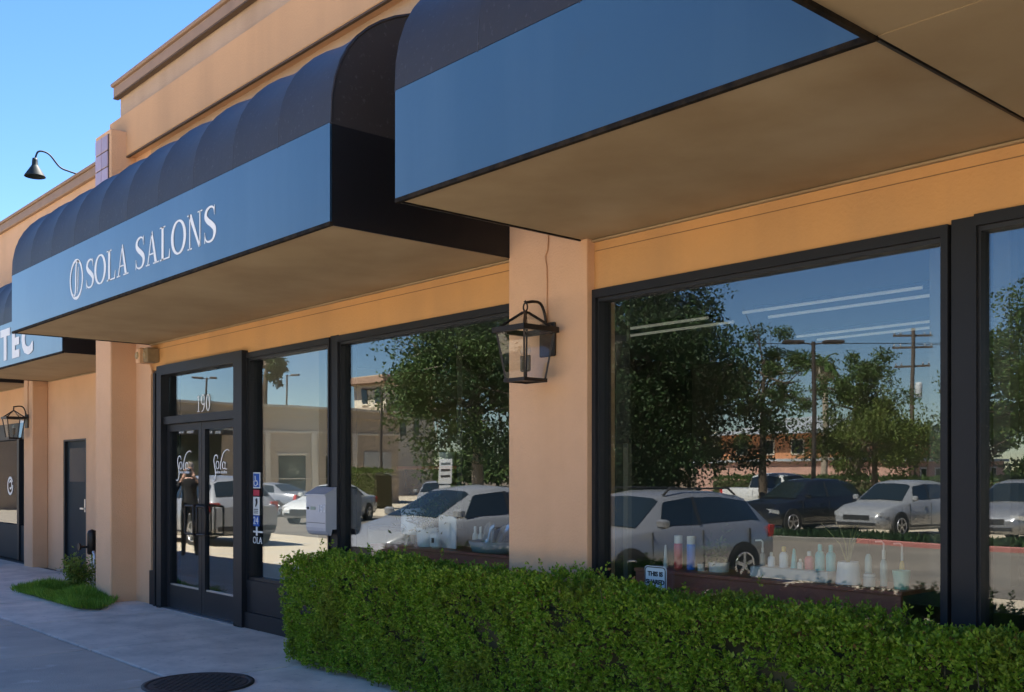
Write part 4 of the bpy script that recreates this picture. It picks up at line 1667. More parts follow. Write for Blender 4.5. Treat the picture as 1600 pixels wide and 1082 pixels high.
CARS = {
    # x stations from the nose: (x, half width, z_bottom, z_belt, z_roof, roof half width)
    'suv': dict(L=4.6, st=[(0, .70, .36, .62, .63, .60), (.12, .82, .28, .80, .81, .72), (.55, .90, .24, .94, .96, .80), (1.15, .92, .22, 1.02, 1.04, .80),
                           (1.95, .92, .22, 1.08, 1.62, .62), (2.5, .92, .22, 1.08, 1.69, .63), (3.3, .92, .22, 1.10, 1.68, .63), (4.05, .90, .24, 1.12, 1.58, .60),
                           (4.45, .86, .30, 1.10, 1.14, .72), (4.60, .80, .38, .95, .96, .66)], ws=(3, 4), rg=(7, 8), side=(4, 7), wheels=(.92, 3.62), r=.36),
    'hatch': dict(L=4.4, st=[(0, .66, .34, .55, .56, .55), (.12, .80, .26, .70, .71, .70), (.6, .87, .22, .86, .88, .76), (1.0, .88, .20, .95, .98, .76),
                             (1.95, .88, .20, 1.0, 1.48, .58), (2.5, .88, .20, 1.0, 1.53, .58), (3.2, .88, .20, 1.02, 1.47, .57), (3.9, .86, .22, 1.04, 1.30, .56),
                             (4.28, .82, .28, 1.02, 1.06, .66), (4.40, .76, .36, .85, .86, .60)], ws=(3, 4), rg=(7, 8), side=(4, 7), wheels=(.88, 3.5), r=.32),
    'sedan': dict(L=4.75, st=[(0, .66, .34, .55, .56, .55), (.12, .82, .26, .70, .71, .70), (.7, .89, .22, .84, .86, .78), (1.35, .90, .20, .93, .96, .78),
                              (2.1, .90, .20, .97, 1.40, .58), (2.6, .90, .20, .97, 1.44, .58), (3.2, .90, .20, .99, 1.40, .57), (3.95, .88, .22, 1.0, 1.04, .74),
                              (4.6, .84, .28, .98, 1.0, .72), (4.75, .78, .36, .80, .81, .64)], ws=(3, 4), rg=(6, 7), side=(4, 6), wheels=(.95, 3.75), r=.32),
    'pickup': dict(L=5.7, st=[(0, .78, .46, .80, .81, .70), (.12, .92, .38, .95, .96, .80), (.6, .97, .34, 1.08, 1.10, .86), (1.4, .98, .34, 1.15, 1.17, .86),
                              (2.05, .98, .34, 1.18, 1.80, .68), (2.6, .98, .34, 1.18, 1.88, .70), (3.3, .98, .34, 1.18, 1.87, .70), (3.75, .98, .34, 1.18, 1.78, .69),
                              (3.80, .98, .34, 1.18, 1.20, .90), (5.6, .97, .40, 1.18, 1.20, .90), (5.7, .94, .46, 1.05, 1.06, .86)], ws=(3, 4), rg=(7, 8), side=(4, 7), wheels=(1.05, 4.6), r=.40),
}


def car(label, kind, pm, x, y, heading, rails=False, name='parked_car'):
    C = CARS[kind]
    z = lot_z(y)
    T = thing(name, label, 'car' if kind != 'pickup' else 'pickup', (x, y, z), R(heading))
    L = C['L']
    st = C['st']

    def ring(s):
        X, w, zb, zl, zr, wr = s
        X = L / 2 - X
        half = [(0, zb), (w * .9, zb), (w * .985, zb + .12), (w, (zb + zl) / 2), (w * .975, zl - .03), (w * .93, zl), (wr * 1.02, zr - .05 * (zr > zl + .1)), (wr * .80, zr), (0, zr + .025)]
        return [(X, a, b) for a, b in half]
    rings = [ring(s) for s in st]
    s = MB()
    for sg in (1, -1):
        P = [[(px, sg * py, pz) for px, py, pz in r] for r in rings]
        if sg < 0:
            P = [r[::-1] for r in P]
        s.grid(P)
    for r, fl in ((rings[0], False), (rings[-1], True)):
        loop = [(a, b, c) for a, b, c in r] + [(a, -b, c) for a, b, c in r[1:-1][::-1]]
        s.add(loop, [tuple(range(len(loop)))])
    s.build('body', pm, T)

    def lerp(p, q, t):
        return tuple(p[i] + (q[i] - p[i]) * t for i in range(3))
    # side windows
    i0, i1 = C['side']
    for sg in (1, -1):
        s = MB()
        lo, hi = [], []
        for k, r in enumerate([rings[i] for i in range(i0 - 1, i1 + 2)]):
            lo.append(lerp(r[5], r[6], .10))
            hi.append(lerp(r[5], r[6], .90))
        lo[0] = lerp(lo[0], lo[1], .62)
        hi[0] = lerp(hi[0], hi[1], .93)
        lo[-1] = lerp(lo[-2], lo[-1], .35)
        hi[-1] = lerp(hi[-2], hi[-1], .12)
        P = [[(p[0], sg * (p[1] + .006), p[2] + .002) for p in row] for row in (lo, hi)]
        s.grid(P if sg > 0 else [r[::-1] for r in P], False)
        s.build('side_window', CARGL, T)
    for key, nm in (('ws', 'windshield'), ('rg', 'rear_window')):
        a, b = C[key]
        ra, rb = rings[a], rings[b]
        s = MB()
        rows = []
        for t in (.10, .5, .92) if key == 'ws' else (.08, .5, .85):
            row = []
            for k, f in ((6, .94), (7, 1), (8, 1)):
                p = lerp(ra[k], rb[k], t)
                row.append((p[0] + (.012 if key == 'ws' else -.012), p[1] * f, p[2] + .010))
            row = row + [(q[0], -q[1], q[2]) for q in row[::-1][1:]]
            rows.append(row)
        s.grid(rows, False)
        s.build(nm, CARGL, T)
    # shut lines and the dark B-pillar
    i_m = (i0 + i1) // 2
    for sg in (1, -1):
        s = MB()
        for xs_ in (st[3][0] + .25, st[5][0] + .1, st[i1][0] - .25):
            W = st[5][1]
            s.box(L / 2 - xs_ - .006, L / 2 - xs_ + .006, *sorted((sg * (W * .97), sg * (W + .002))), st[5][2] + .14, st[5][3] - .05)
        s.box(L / 2 - st[i1][0] + .25, L / 2 - st[3][0] - .25, *sorted((sg * (W * .97), sg * (W + .002))), st[5][2] + .10, st[5][2] + .14)
        s.build('shut_lines', BLACKP, T)
        s = MB()
        r5 = rings[5]
        lo_, hi_ = lerp(r5[5], r5[6], .08), lerp(r5[5], r5[6], .92)
        s.obox(((lo_[0] + hi_[0]) / 2 - .1, sg * ((lo_[1] + hi_[1]) / 2 + .006), (lo_[2] + hi_[2]) / 2), (.035, 0, 0), (0, .008, 0),
               ((hi_[0] - lo_[0]) / 2, sg * (hi_[1] - lo_[1]) / 2, (hi_[2] - lo_[2]) / 2))
        s.build('door_pillar', BLACKP, T)
    wr = C['r']
    for wx in C['wheels']:
        for sg in (1, -1):
            W = st[4][1]
            cx = L / 2 - wx
            s = MB()
            s.tube([(cx, sg * (W - .06), wr + .02), (cx, sg * (W + .004), wr + .02)], wr + .055, 22, False)
            s.build('wheel_arch', BLACKP, T)
            s = MB()
            s.tube([(cx, sg * (W - .20), wr), (cx, sg * (W - .01), wr), (cx, sg * (W + .012), wr)], [wr, wr, wr * .94], 22, False)
            wh = s.build('wheel', RUBBER, T)
            s = MB()
            s.tube([(cx, sg * (W + .0), wr), (cx, sg * (W + .017), wr)], wr * .17, 10, False)
            for k in range(5):
                a = k * 2 * math.pi / 5 + .3
                d = Vector((math.cos(a), 0, math.sin(a)))
                s.obox(Vector((cx, sg * (W + .012), wr)) + d * wr * .40, d * wr * .25, Vector((0, .004, 0)), Vector((-d.z, 0, d.x)) * wr * .09)
            rim = [(cx + wr * .66 * math.cos(a), sg * (W + .013), wr + wr * .66 * math.sin(a)) for a in np.linspace(0, 2 * math.pi, 19)]
            s.tube(rim, .018, 5, caps=False)
            s.build('rim', STEEL, wh)
    fz = st[1][3]
    w1 = st[1][1]
    for sg in (1, -1):
        s = MB()
        s.obox((L / 2 - .20, sg * (w1 - .14), fz - .10), (.13, -sg * .05, .02), (.03, sg * .15, 0), (0, 0, .055))
        s.build('headlight', HEADL, T)
        rz_ = st[-2][3]
        rw = st[-2][1]
        s = MB()
        s.obox((-L / 2 + .14, sg * (rw - .10), rz_ - .14), (.07, 0, .0), (.02, sg * .11, 0), (-.02, 0, .11))
        s.build('tail_light', TAILR, T)
        s = MB()
        mx_ = L / 2 - st[3][0] - .35
        s.bbox(mx_ - .06, mx_ + .08, *sorted((sg * (st[3][1] + .02), sg * (st[3][1] + .20))), st[4][3] + .02, st[4][3] + .17, .03)
        s.build('side_mirror', pm, T)
        s = MB()
        s.box(-L / 2 + L * .5 - .08, -L / 2 + L * .5 + .10, *sorted((sg * (st[5][1] * .985), sg * (st[5][1] * .985 + .03))), st[5][3] - .18, st[5][3] - .15)
        s.build('door_handle', pm, T)
    s = MB()
    s.box(L / 2 - .13, L / 2 + .012, -w1 * .55, w1 * .55, fz - .26, fz - .12)
    s.build('grille', BLACKP, T)
    s = MB()
    s.box(L / 2 - .18, L / 2 + .010, -w1 * .8, w1 * .8, st[0][2] + .0, st[0][2] + .10)
    s.box(-L / 2 - .010, -L / 2 + .15, -rw * .85, rw * .85, st[-1][2], st[-1][2] + .12)
    s.build('bumper_lip', BLACKP, T)
    s = MB()
    s.box(-L / 2 - .012, -L / 2 + .05, -.16, .16, st[-1][3] - .22, st[-1][3] - .10)
    s.build('number_plate', WHITEC, T)
    if rails:
        for sg in (1, -1):
            s = MB()
            zr = st[5][4]
            s.tube([(L / 2 - 2.05, sg * .56, zr - .06), (L / 2 - 2.2, sg * .56, zr + .05), (L / 2 - 3.7, sg * .55, zr + .04), (L / 2 - 3.9, sg * .54, zr - .08)], .02, 6)
            s.build('roof_rail', BLACKP, T)
    return T


car('silver crossover with roof rails reflected in the big right-hand window', 'suv', SILVER, -10.75, -7.35, 90, True).scale = (1, 1, .89)
car('silver hatchback with sloping windshield reflected left of the column', 'hatch', GREYC, -13.95, -6.2, 90)
car('white crossover dimmed to light grey, seen from behind, reflected in the doors', 'suv', GREYC, -25.0, -6.6, 180)  # white SUV; the dimness of its reflection is put into the paint
car('silver sedan reflected at the left of the side light', 'sedan', SILVER, -42.0, -17.5, 160)
car('white sedan with bright headlights reflected in the side light', 'sedan', WHITEC, -34.5, -16.2, 60)
car('pale hatchback facing out under the reflected tree left of the column', 'hatch', GREYC, -40.0, -25.5, 40)
car('black crossover reflected in the middle of the right-hand window', 'suv', BLACKC, -19.4, -25.3, 100)
car('white crossover greyed for tree shade, reflected at the right end of the right-hand window', 'suv', GREYC, -15.9, -25.3, 95)  # white car, shade of the trees painted in as grey
car('silver crossover reflected in the narrow far right window', 'suv', SILVER, -12.2, -25.3, 90)
car('white pickup truck reflected behind the black crossover', 'pickup', WHITEC, -26.8, -35.0, 10, name='pickup_truck')
car('dark sedan behind the silver crossover in the reflection', 'sedan', BLACKC, -19.5, -17.5, 150)

# planted island with a red kerb in front of the far row
s = MB()
s.bbox(-30, 4, -21.9, -20.4, -.40, -.24, .03)
isl = tag(s.build('planted_island', SOIL), kind='structure')
s = MB()
s.bbox(-14.5, 4.15, -20.395, -20.22, -.40, -.20, .02)
s.build('painted_kerb', REDK, isl)
s = MB()
s.bbox(-30.15, -14.505, -20.395, -20.22, -.40, -.20, .02)
s.build('kerb_stone', mat('dirty_kerb', (.17, .155, .135), .9, noise=(3, .5)), isl)
n = 16000
base = np.stack([rng.uniform(-30, 4, n), rng.uniform(-21.85, -20.45, n), np.full(n, -.235)], 1)
v, f = leaves_mesh(base, rng.normal(0, .5, (n, 3)) + [0, 0, 1], rng.uniform(.08, .28, n), rng.uniform(.03, .07, n))
tag(np_mesh('ground_cover', v, f, LEAFD), 'low dark ground cover on the kerbed island in the reflection', 'ground cover', kind='stuff')


# ---- trees
def tree(label, x, y, h, rx, rz, czf, n, leaf, lm, tr=.16, limbs=16, bark=BARK, sparse=0.0, seed=1, lean=0.0, name='tree'):
    z = lot_z(y) if y > -60 else -.42
    r_ = np.random.default_rng(seed)
    T = thing(name, label, 'tree', (x, y, z))
    cz = h - rz
    top = np.array([lean, 0, cz])
    s = MB()
    fork = cz - rz * .55
    s.tube([(0, 0, -.05), (lean * .2, .02, fork * .5), (lean * .6, -.03, fork), tuple(top + [0, 0, rz * .4])], [tr * 1.25, tr, tr * .8, tr * .25], 8)
    s.build('trunk', bark, T)
    tips = []
    s = MB()
    for k in range(limbs):
        d = norm(r_.normal(size=3) * [1, 1, .8] + [0, 0, .15])
        q = r_.uniform(.55, .98)
        tip = top + d * [rx * q, rx * q, rz * q]
        st_ = np.array([lean * .6, 0, fork]) + np.array([0, 0, r_.uniform(0, 1) * (cz + rz * .2 - fork)])
        mid = (st_ + tip) / 2 + r_.normal(0, .12 * rx, 3)
        s.tube([tuple(st_), tuple(mid), tuple(tip)], [tr * .38, tr * .22, tr * .06], 5)
        tips.append((st_, mid, tip))
        for j in range(2):
            t2 = tip + r_.normal(0, .28 * rx, 3)
            s.tube([tuple(mid), tuple((mid + t2) / 2 + r_.normal(0, .05, 3)), tuple(t2)], [tr * .16, tr * .1, tr * .04], 4)
            tips.append((mid, (mid + t2) / 2, t2))
    s.build('limbs', bark, T)
    pts = []
    use = [t for t in tips if r_.uniform() > sparse]
    per = max(1, n // max(1, len(use)))
    for a, m_, b in use:
        cl = 1 + int(r_.integers(0, 3))
        for c_ in range(cl):
            t = r_.uniform(.55, 1.05)
            ctr = m_ + (b - m_) * t + r_.normal(0, .10 * rx, 3)
            sc = r_.uniform(.12, .24) * rx * (1.2 - .4 * sparse)
            pts.append(ctr + norm(r_.normal(size=(per // cl, 3))) * (r_.uniform(0, 1, (per // cl, 1)) ** .5) * sc * [1.15, 1.15, .8])
    base = np.concatenate(pts)
    k = len(base)
    v, f = leaves_mesh(base, r_.normal(size=(k, 3)) - [0, 0, .25], r_.uniform(.6, 1.2, k) * leaf, r_.uniform(.4, .65, k) * leaf, r_)
    tag(np_mesh('crown', v, f, lm, T), kind='stuff')
    return T


G_T = 'trees'
tree('tree with mottled foliage reflected left of the lantern column', -34.8, -23.8, 11.2, 3.9, 4.6, .6, 42000, .18, LEAFM, .24, 40, PALEBARK, 0, 3)
tree('big dark tree reflected at the left of the right-hand window', -25.6, -23.4, 9.6, 4.7, 4.3, .6, 85000, .17, LEAFD, .26, 50, BARK, 0, 5)
tree('sparse tree with bare twigs reflected mid right-hand window', -26.6, -33.5, 8.8, 2.3, 3.1, .6, 7500, .15, LEAFM, .17, 24, BARK, .62, 8)
tree('rounded tree right of the reflected lamp post', -31.2, -49.5, 8.3, 2.4, 1.9, .6, 9000, .20, LEAFM, .2, 18, BARK, .05, 12)
tree('yellow-green tree reflected below the utility pole', -23.2, -37.0, 5.7, 2.5, 2.1, .6, 16000, .15, LEAFY, .14, 24, BARK, 0, 17)
tree('tree reflected in the narrow far right window', -16.8, -38.0, 9.6, 3.3, 3.6, .6, 22000, .18, LEAFM, .2, 24, BARK, 0, 21)
tree('low bushy tree reflected right beside the mullion post', -22.0, -45.0, 5.6, 2.3, 2.2, .6, 5000, .25, LEAFM, .14, 18, BARK, 0, 26)
tree('small tree at the foot of the reflected cream tower', -44.0, -50.0, 5.0, 2.4, 2.0, .6, 4500, .25, LEAFY, .14, 16, BARK, 0, 31)
tree('small dark tree reflected behind the silver crossover', -36.0, -34.0, 5.0, 2.2, 1.9, .6, 4000, .25, LEAFD, .14, 16, BARK, 0, 33)
tree('tree top showing above the reflected two-storey building', -92.0, -44.0, 14.6, 2.0, 1.9, .6, 2200, .4, LEAFD, .3, 10, BARK, 0, 36)


def palm(label, x, y, h):
    T = thing('palm_tree', label, 'palm', (x, y, -.40))
    s = MB(); s.tube([(0, 0, 0), (.1, 0, h * .5), (0, 0, h)], [.26, .20, .22], 8); s.build('trunk', PALEBARK, T)
    s = MB(); s.lathe([(.15, h - 1.6), (.75, h - 1.2), (.6, h - .3), (.2, h)], 12); s.build('dead_frond_skirt', PALEBARK, T)
    for k in range(16):
        a = k * 2.4
        e = R(random.uniform(-25, 55))
        Lf = random.uniform(1.5, 2.1)
        pts = [(math.cos(a) * math.cos(e) * Lf * t, math.sin(a) * math.cos(e) * Lf * t, h + math.sin(e) * Lf * t - .55 * Lf * t * t) for t in (0, .35, .7, 1)]
        s = MB()
        for i in range(3):
            p, q = Vector(pts[i]), Vector(pts[i + 1])
            d = (q - p)
            sd_ = d.cross(Vector((0, 0, 1))).normalized() * (.24, .30, .16)[i]
            s.add([p - sd_ * .6, p + sd_ * .6, q + sd_, q - sd_], [(0, 1, 2, 3)])
        s.build('frond', LEAFM, T)
    return T


palm('palm with shaggy trunk reflected behind the lamp post', -38.2, -57.3, 9.6)


def lamp_post(label, x, y, h, heads=2, arm=.8):
    z = lot_z(y)
    T = thing('lamp_post', label, 'lamp post', (x, y, z), R(-48))
    s = MB(); s.lathe([(.28, 0), (.28, .6), (.25, .62)], 12); s.build('footing', KERB, T)
    s = MB(); s.tube([(0, 0, .6), (0, 0, h)], [.09, .07], 8); s.build('pole', IRON, T)
    for k in range(heads):
        sg = 1 - 2 * k
        s = MB()
        s.tube([(0, 0, h - .1), (sg * arm * .5, 0, h - .04)], .03, 6)
        s.bbox(*sorted((sg * arm * .45, sg * arm * 1.4)), -.18, .18, h - .08, h + .05, .03)
        s.build('lamp_head', IRON, T)
    return T


lamp_post('dark twin-head lamp post reflected in the right-hand window', -20.9, -28.4, 6.75)
lamp_post('twin-head lamp post reflected in front of the two-storey building', -50.0, -29.2, 6.9)
lamp_post('thin lamp post reflected above the house number', -71.0, -28.0, 8.9, 2, .6)
lamp_post('thin lamp post reflected high in the side light', -71.5, -35.0, 9.6, 1, .6)

# utility pole
U = thing('utility_pole', 'wooden utility pole with crossarms and transformer, reflected at upper right', 'utility pole', (-34.1, -61.9, -.4), R(-40))
s = MB(); s.tube([(0, 0, 0), (0, 0, 11.9)], [.17, .12], 8); s.build('pole', WOODP, U)
for z_, hw in ((11.4, 1.25), (10.55, 1.3), (9.2, 1.15)):
    s = MB(); s.box(-hw, hw, -.20, -.10, z_ - .07, z_ + .07); ca = s.build('crossarm', WOODP, U)
    s = MB()
    for q in (-.92, -.6, .6, .92):
        s.lathe([(.03, 0), (.07, .05), (.05, .1), (.07, .14), (.02, .2)], 8, (hw * q, -.15, z_ + .07))
    s.build('insulators', STEEL, ca)
s = MB(); s.lathe([(.22, 7.1), (.24, 7.15), (.24, 7.95), (.2, 8.05), (0, 8.1)], 14, (.42, -.05, 0)); s.build('transformer', mat('transformer_grey', (.45, .47, .48), .5), U)
for i, q in enumerate((-1.15, -.75, .75, 1.15)):
    s = MB()
    s.tube([(q - 45 * .94, 12, 11.2), (q - 22, 6, 10.4), (q, -.15, 10.85), (q + 22, -6, 10.4), (q + 45, -12, 11.2)], .012, 4)
    s.build('wire', BLACKP, U)


# ---- buildings across the lot
def far_building(label, loc, name='far_building'):
    return thing(name, label, 'building', loc)


def fp(T, name, m, *boxes, parent=None, bevel=0):
    s = MB()
    for b in boxes:
        (s.bbox(*b, bevel) if bevel else s.box(*b))
    L = T.location
    return at((L.x, L.y, L.z), s).build(name, m, parent or T)


B1 = far_building('long low tan building reflected behind the doors and side light', (-54.5, -22, -.4))
fp(B1, 'wall', TAN, (-66, -54.5, -33.5, -6, -.4, 5.0))
fp(B1, 'parapet_band', TAN, (-66.1, -54.35, -33.6, -5.9, 5.0, 5.45))
fp(B1, 'parapet_cap', CREAM, (-66.2, -54.2, -33.7, -5.8, 5.45, 5.6))
fp(B1, 'string_course', CREAM, (-54.5, -54.42, -33.5, -6, 3.95, 4.08))
fp(B1, 'string_course', CREAM, (-54.5, -54.44, -33.5, -21.5, 1.2, 1.26))
fp(B1, 'shop_front', CARGL, (-54.5, -54.40, -21.2, -13.0, -.36, 3.9))
fp(B1, 'canopy', BLACKP, (-54.5, -53.3, -21.4, -12.8, 3.70, 3.95))
for k in range(14):
    yk = -20.6 + k * .5
    fp(B1, 'sign_mark', SWH, (-53.295, -53.28, yk, yk + .34 - .1 * (k % 3), 3.74, 3.88 + .02 * (k % 2)))
for yk in (-24.2, -27.2, -30.2):
    fp(B1, 'pier', CREAM, (-54.5, -54.40, yk - .18, yk + .18, -.36, 3.95))
    w_ = fp(B1, 'window', CARGL, (-54.5, -54.45, yk + .6, yk + 2.2, .3, 2.6))
    fp(B1, 'window_head', CREAM, (-54.5, -54.42, yk + .5, yk + 2.3, 2.6, 2.75), parent=w_)
fp(B1, 'roller_door', mat('pale_door', (.40, .40, .36), .6), (-54.5, -54.44, -33.0, -30.9, -.36, 2.9))

B2 = far_building('two-storey cream building with flat eaves reflected left of the tree', (-80, -51, -.4))
fp(B2, 'lower_storey', CREAM, (-92, -78.2, -54.5, -48.8, -.4, 7.4))
fp(B2, 'string_course', TAN, (-92.2, -78.0, -54.7, -48.6, 7.4, 7.8))
fp(B2, 'upper_storey', CREAM, (-84, -78.7, -54, -49.3, 7.8, 10.0))
fp(B2, 'eaves', CAPM, (-85.0, -77.7, -55, -48.3, 10.0, 10.55))
fp(B2, 'roof_deck', TAN, (-84.5, -78.2, -54.5, -48.8, 10.55, 10.7))
for yk in (-51.0, -52.6):
    w_ = fp(B2, 'window', CARGL, (-78.7, -78.62, yk, yk + .7, 8.2, 9.6))
    fp(B2, 'window_sill', CREAM, (-78.7, -78.56, yk - .1, yk + .8, 8.08, 8.2), parent=w_)
    fp(B2, 'window', CARGL, (-78.2, -78.12, yk, yk + .7, 5.0, 6.5))
for xk in (-80.4, -82.6):
    w_ = fp(B2, 'window', CARGL, (xk, xk + .9, -49.3, -49.22, 8.2, 9.6))
    fp(B2, 'window_sill', CREAM, (xk - .1, xk + 1.0, -49.3, -49.16, 8.08, 8.2), parent=w_)

ORB = mat('orange_render', (.52, .22, .10), .85, noise=(.8, .3))
PKB = mat('pink_brick', (.46, .27, .21), .85, noise=(2, .4))
METR = mat('pale_metal_roof', (.42, .44, .45), .45, metal=.3)
B3 = far_building('orange building with pale metal roof reflected behind the lamp post', (-41, -62, -.4))
fp(B3, 'wall', PKB, (-52, -34, -76, -61, -.4, 2.4))
fp(B3, 'lower_roof', METR, (-52.3, -33.7, -76.2, -60.7, 2.4, 2.6))
fp(B3, 'upper_wall', ORB, (-50, -38.5, -74, -61.6, 2.6, 4.5))
s = MB()
s.add([(-51, -75, 4.5), (-37.5, -75, 4.5), (-37.5, -60.6, 4.5), (-51, -60.6, 4.5), (-44.25, -70, 6.0), (-44.25, -65.5, 6.0)],
      [(0, 3, 2, 1), (0, 1, 4), (1, 2, 5, 4), (2, 3, 5), (3, 0, 4, 5)])
rf = at((-41, -62, -.4), s).build('hip_roof', METR, B3)
for k in range(9):
    xk = -49.5 + k * 1.35
    s = MB(); s.tube([(xk, -60.6, 4.53), (xk * .35 - 44.25 * .65, -65.0, 5.88)], .05, 4); at((-41, -62, -.4), s).build('roof_seam', WHITEC, rf)
for k in range(6):
    yk = -74.5 + k * 2.2
    w_ = fp(B3, 'window', WHITEC, (-34, -33.93, yk, yk + .9, .6, 2.0))
    fp(B3, 'pane', CARGL, (-33.93, -33.91, yk + .1, yk + .8, .7, 1.9), parent=w_)
for k in range(4):
    xk = -48.5 + k * 2.5
    w_ = fp(B3, 'window', CREAM, (xk, xk + 1.1, -61.6, -61.53, 2.9, 4.1))
    fp(B3, 'pane', CARGL, (xk + .1, xk + 1.0, -61.53, -61.51, 3.0, 4.0), parent=w_)

B4 = far_building('brown building with slim cream tower reflected between the trees', (-52, -64, -.4))
fp(B4, 'wall', mat('brown_render', (.22, .16, .12), .85, noise=(.6, .3)), (-62, -50.2, -76, -65.0, -.4, 3.6))
fp(B4, 'parapet_cap', CREAM, (-62.2, -50.0, -76.2, -64.8, 3.6, 3.9))
tw = fp(B4, 'tower', CREAM, (-53.4, -52.0, -64.8, -63.4, -.4, 4.6))
fp(B4, 'tower_cap', CREAM, (-53.7, -51.7, -65.1, -63.1, 4.6, 4.95), parent=tw)
fp(B4, 'tower_band', CREAM, (-53.55, -51.85, -64.95, -63.25, 2.7, 2.9), parent=tw)
for z_ in (.6, 3.1):
    fp(B4, 'tower_opening', ORB, (-52.95, -52.45, -63.40, -63.36, z_, z_ + 1.2), parent=tw)
    fp(B4, 'tower_opening', ORB, (-52.0, -51.96, -64.35, -63.85, z_, z_ + 1.2), parent=tw)

# long clipped hedge along the far side of the lot and a hazy belt of trees behind it
def hedge_row(label, x0, x1, y, h, w_, n, lm, leaf=.16):
    H = thing('hedge_row', label, 'hedge', ((x0 + x1) / 2, y, -.4))
    hx = (x1 - x0) / 2
    s = MB(); s.bbox(-hx + .1, hx - .1, -w_ / 2 + .12, w_ / 2 - .12, 0, h - .15, .1); s.build('woody_core', HEDGEC, H)
    base = np.stack([rng.uniform(-hx, hx, n), rng.uniform(-w_ / 2, w_ / 2, n), rng.uniform(.05, h, n)], 1)
    k = rng.integers(0, 2, n)
    base[:, 1] = np.where(k == 0, w_ / 2 + rng.normal(0, .06, n), base[:, 1])
    base[:, 2] = np.where(k == 1, h + rng.normal(0, .06, n), base[:, 2])
    v, f = leaves_mesh(base, rng.normal(size=(n, 3)) + [0, .4, .4], rng.uniform(.6, 1.2, n) * leaf, rng.uniform(.4, .6, n) * leaf)
    tag(np_mesh('foliage', v, f, lm, H), kind='stuff')
    return H


hedge_row('dark green hedge bank reflected behind the silver hatchback', -47, -36.5, -38.5, 3.4, 2.0, 9000, LEAFD, .2)
hedge_row('long low hedge reflected behind the parked row in the right-hand window', -36, -8, -42.5, 1.7, 1.2, 11000, LEAFM, .18)
hedge_row('yellowish clipped hedge reflected above the white sedan', -49.5, -45.5, -26.3, 2.1, 1.4, 3500, LEAFY, .14)
n = 34000
xb = rng.uniform(-150, 30, n)
hb = 3.2 + 1.6 * np.sin(xb * .21) + 1.3 * np.sin(xb * .53 + 1) + .9 * np.sin(xb * 1.3)
base = np.stack([xb, -88 - rng.uniform(0, 5, n), rng.uniform(0, 1, n) ** .7 * np.maximum(hb, 1.2)], 1)
v, f = leaves_mesh(base, rng.normal(size=(n, 3)), rng.uniform(.5, 1.1, n), rng.uniform(.3, .6, n))
tag(np_mesh('tree_belt', v, f, LEAFM), 'far belt of trees along the reflected horizon', 'trees', kind='stuff')

# parking sign
ps = thing('parking_sign', 'white parking sign on a post reflected left of the column', 'sign', (-27.0, -16.0, lot_z(-16)), R(-40))
s = MB(); s.tube([(0, 0, 0), (0, 0, 2.35)], .03, 8); s.build('post', STEEL, ps)
s = MB(); s.bbox(-.23, .23, .03, .045, 1.55, 2.35, .004); s.build('upper_plate', WHITEC, ps)
s = MB(); s.bbox(-.20, .20, .03, .045, 1.10, 1.50, .004); s.build('lower_plate', WHITEC, ps)
for k in range(3):
    s = MB(); s.box(-.16, .16, .046, .050, 2.16 - k * .2, 2.23 - k * .2); s.build('print', BLACKP, ps)

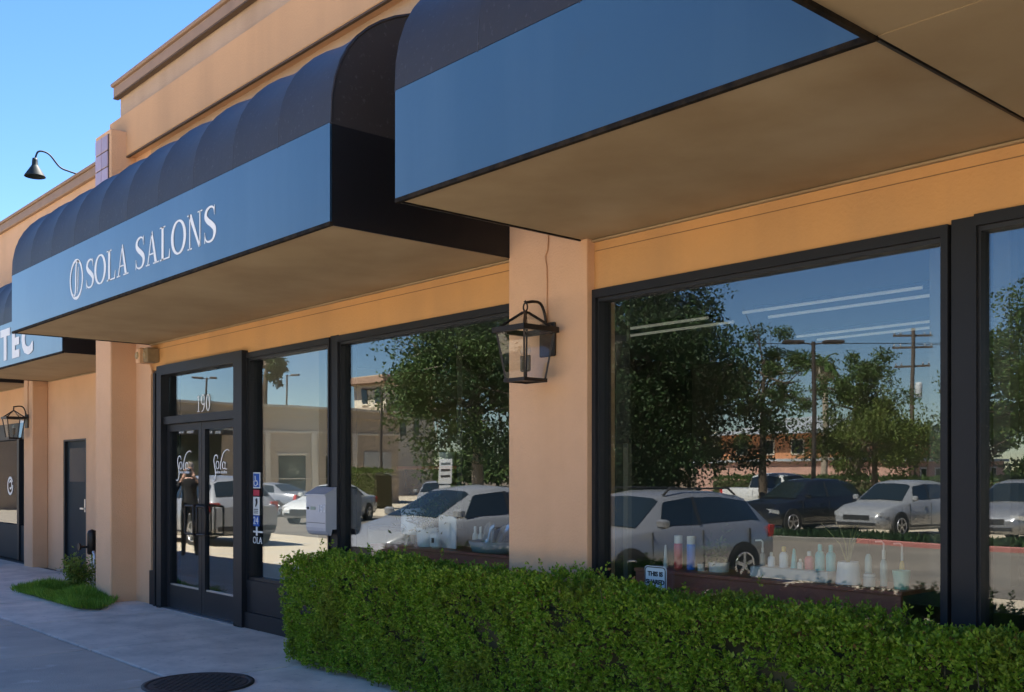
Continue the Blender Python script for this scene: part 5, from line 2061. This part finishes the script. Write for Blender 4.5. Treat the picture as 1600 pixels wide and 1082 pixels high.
# ---- the person reflected in the left door
def person(label, x, y, z, rz):
    T = thing('person', label, 'person', (x, y, z), rz)
    V, E, Rd = [], [], []

    def add(p, r, par=None):
        V.append(p); Rd.append(r)
        if par is not None:
            E.append((par, len(V) - 1))
        return len(V) - 1
    pel = add((0, 0, .95), (.155, .11))
    wa = add((0, .0, 1.10), (.150, .105), pel)
    ch = add((0, .01, 1.28), (.175, .115), wa)
    up = add((0, .0, 1.40), (.15, .09), ch)
    nk = add((0, -.01, 1.48), (.058, .058), up)
    hd0 = add((0, -.02, 1.54), (.062, .070), nk)
    hd1 = add((0, -.03, 1.61), (.076, .092), hd0)
    hd2 = add((0, -.02, 1.69), (.070, .082), hd1)
    hands = []
    for sg in (-1, 1):
        shd = add((sg * .19, 0, 1.39), (.068, .065), up)
        el = add((sg * .29, -.13, 1.16), (.048, .048), shd)
        wr_ = add((sg * .13, -.30, 1.42), (.034, .030), el)
        pm_ = add((sg * .10, -.33, 1.48), (.040, .022), wr_)
        for k in range(4):
            q = .028 * (k - 1.5)
            f1 = add((sg * (.085 - abs(q) * .1), -.345 + q * .3, 1.535 + q), (.010, .010), pm_)
            add((sg * .05, -.335 + q * .3, 1.55 + q), (.008, .008), f1)
        th_ = add((sg * .075, -.325, 1.47), (.011, .011), pm_)
        add((sg * .05, -.32, 1.50), (.009, .009), th_)
        hip = add((sg * .095, 0, .88), (.092, .095), pel)
        kn = add((sg * .11, -.02, .50), (.064, .066), hip)
        an = add((sg * .12, .02, .09), (.042, .046), kn)
        add((sg * .13, -.13, .045), (.045, .036), an)
    me = bpy.data.meshes.new('body')
    me.from_pydata(V, E, [])
    o = bpy.data.objects.new('body', me)
    COL.objects.link(o)
    m = o.modifiers.new('skin', 'SKIN')
    for i, sv in enumerate(me.skin_vertices[0].data):
        sv.radius = Rd[i]
        sv.use_root = (i == 0)
    m2 = o.modifiers.new('sub', 'SUBSURF')
    m2.levels = m2.render_levels = 2
    bpy.context.view_layer.update()
    me2 = bpy.data.meshes.new_from_object(o.evaluated_get(bpy.context.evaluated_depsgraph_get()))
    bpy.data.objects.remove(o)
    me2.materials.clear()
    for mm in (mat('black_shirt', (.012, .012, .014), .9), mat('dark_jeans', (.02, .022, .03), .9), mat('skin', (.50, .29, .21), .55), BLACKP):
        me2.materials.append(mm)
    for p_ in me2.polygons:
        c = p_.center
        p_.use_smooth = True
        if c.z < .06 + .06:
            p_.material_index = 3
        elif c.z < .98:
            p_.material_index = 1
        elif (c.z > 1.455 and abs(c.x) < .1 and c.y > -.16) or (c.y < -.285 and c.z > 1.38):
            p_.material_index = 2
        else:
            p_.material_index = 0
    b = bpy.data.objects.new('body', me2)
    COL.objects.link(b)
    b.parent = T
    s = MB()
    s.lathe([(.082, 1.63), (.086, 1.67), (.078, 1.72), (.05, 1.76), (0, 1.775)], 14, (0, .005, 0))
    s.build('short_hair', mat('grey_hair', (.25, .21, .18), .9), T)
    for sg in (-1, 1):
        s = MB(); s.lathe([(0, -.02), (.012, -.012), (.014, .012), (0, .022)], 8, (sg * .078, -.02, 1.61)); s.build('ear', mat('skin', (.5, .29, .21)), T)
        s = MB(); s.lathe([(0, -.006), (.008, 0), (0, .006)], 8, (sg * .03, -.118, 1.625)); s.build('eye', BLACKP, T)
    s = MB(); s.add([(-.014, -.112, 1.585), (.014, -.112, 1.585), (0, -.115, 1.63), (0, -.145, 1.588)], [(0, 1, 3), (1, 2, 3), (2, 0, 3), (0, 2, 1)]); s.build('nose', mat('skin', (.5, .29, .21)), T)
    s = MB(); s.box(-.022, .022, -.119, -.108, 1.560, 1.566); s.build('mouth', TAILR, T)
    ph = thing('phone', 'black phone held up by the person reflected in the door', 'phone', (x, y, z), rz)
    s = MB(); s.bbox(-.05, .05, -.352, -.342, 1.475, 1.63, .004); s.build('phone_body', BLACKP, ph)
    return T


person('person in black clothes with raised hands, reflected in the left door leaf', -18.3, -3.2, 0.0, R(115))
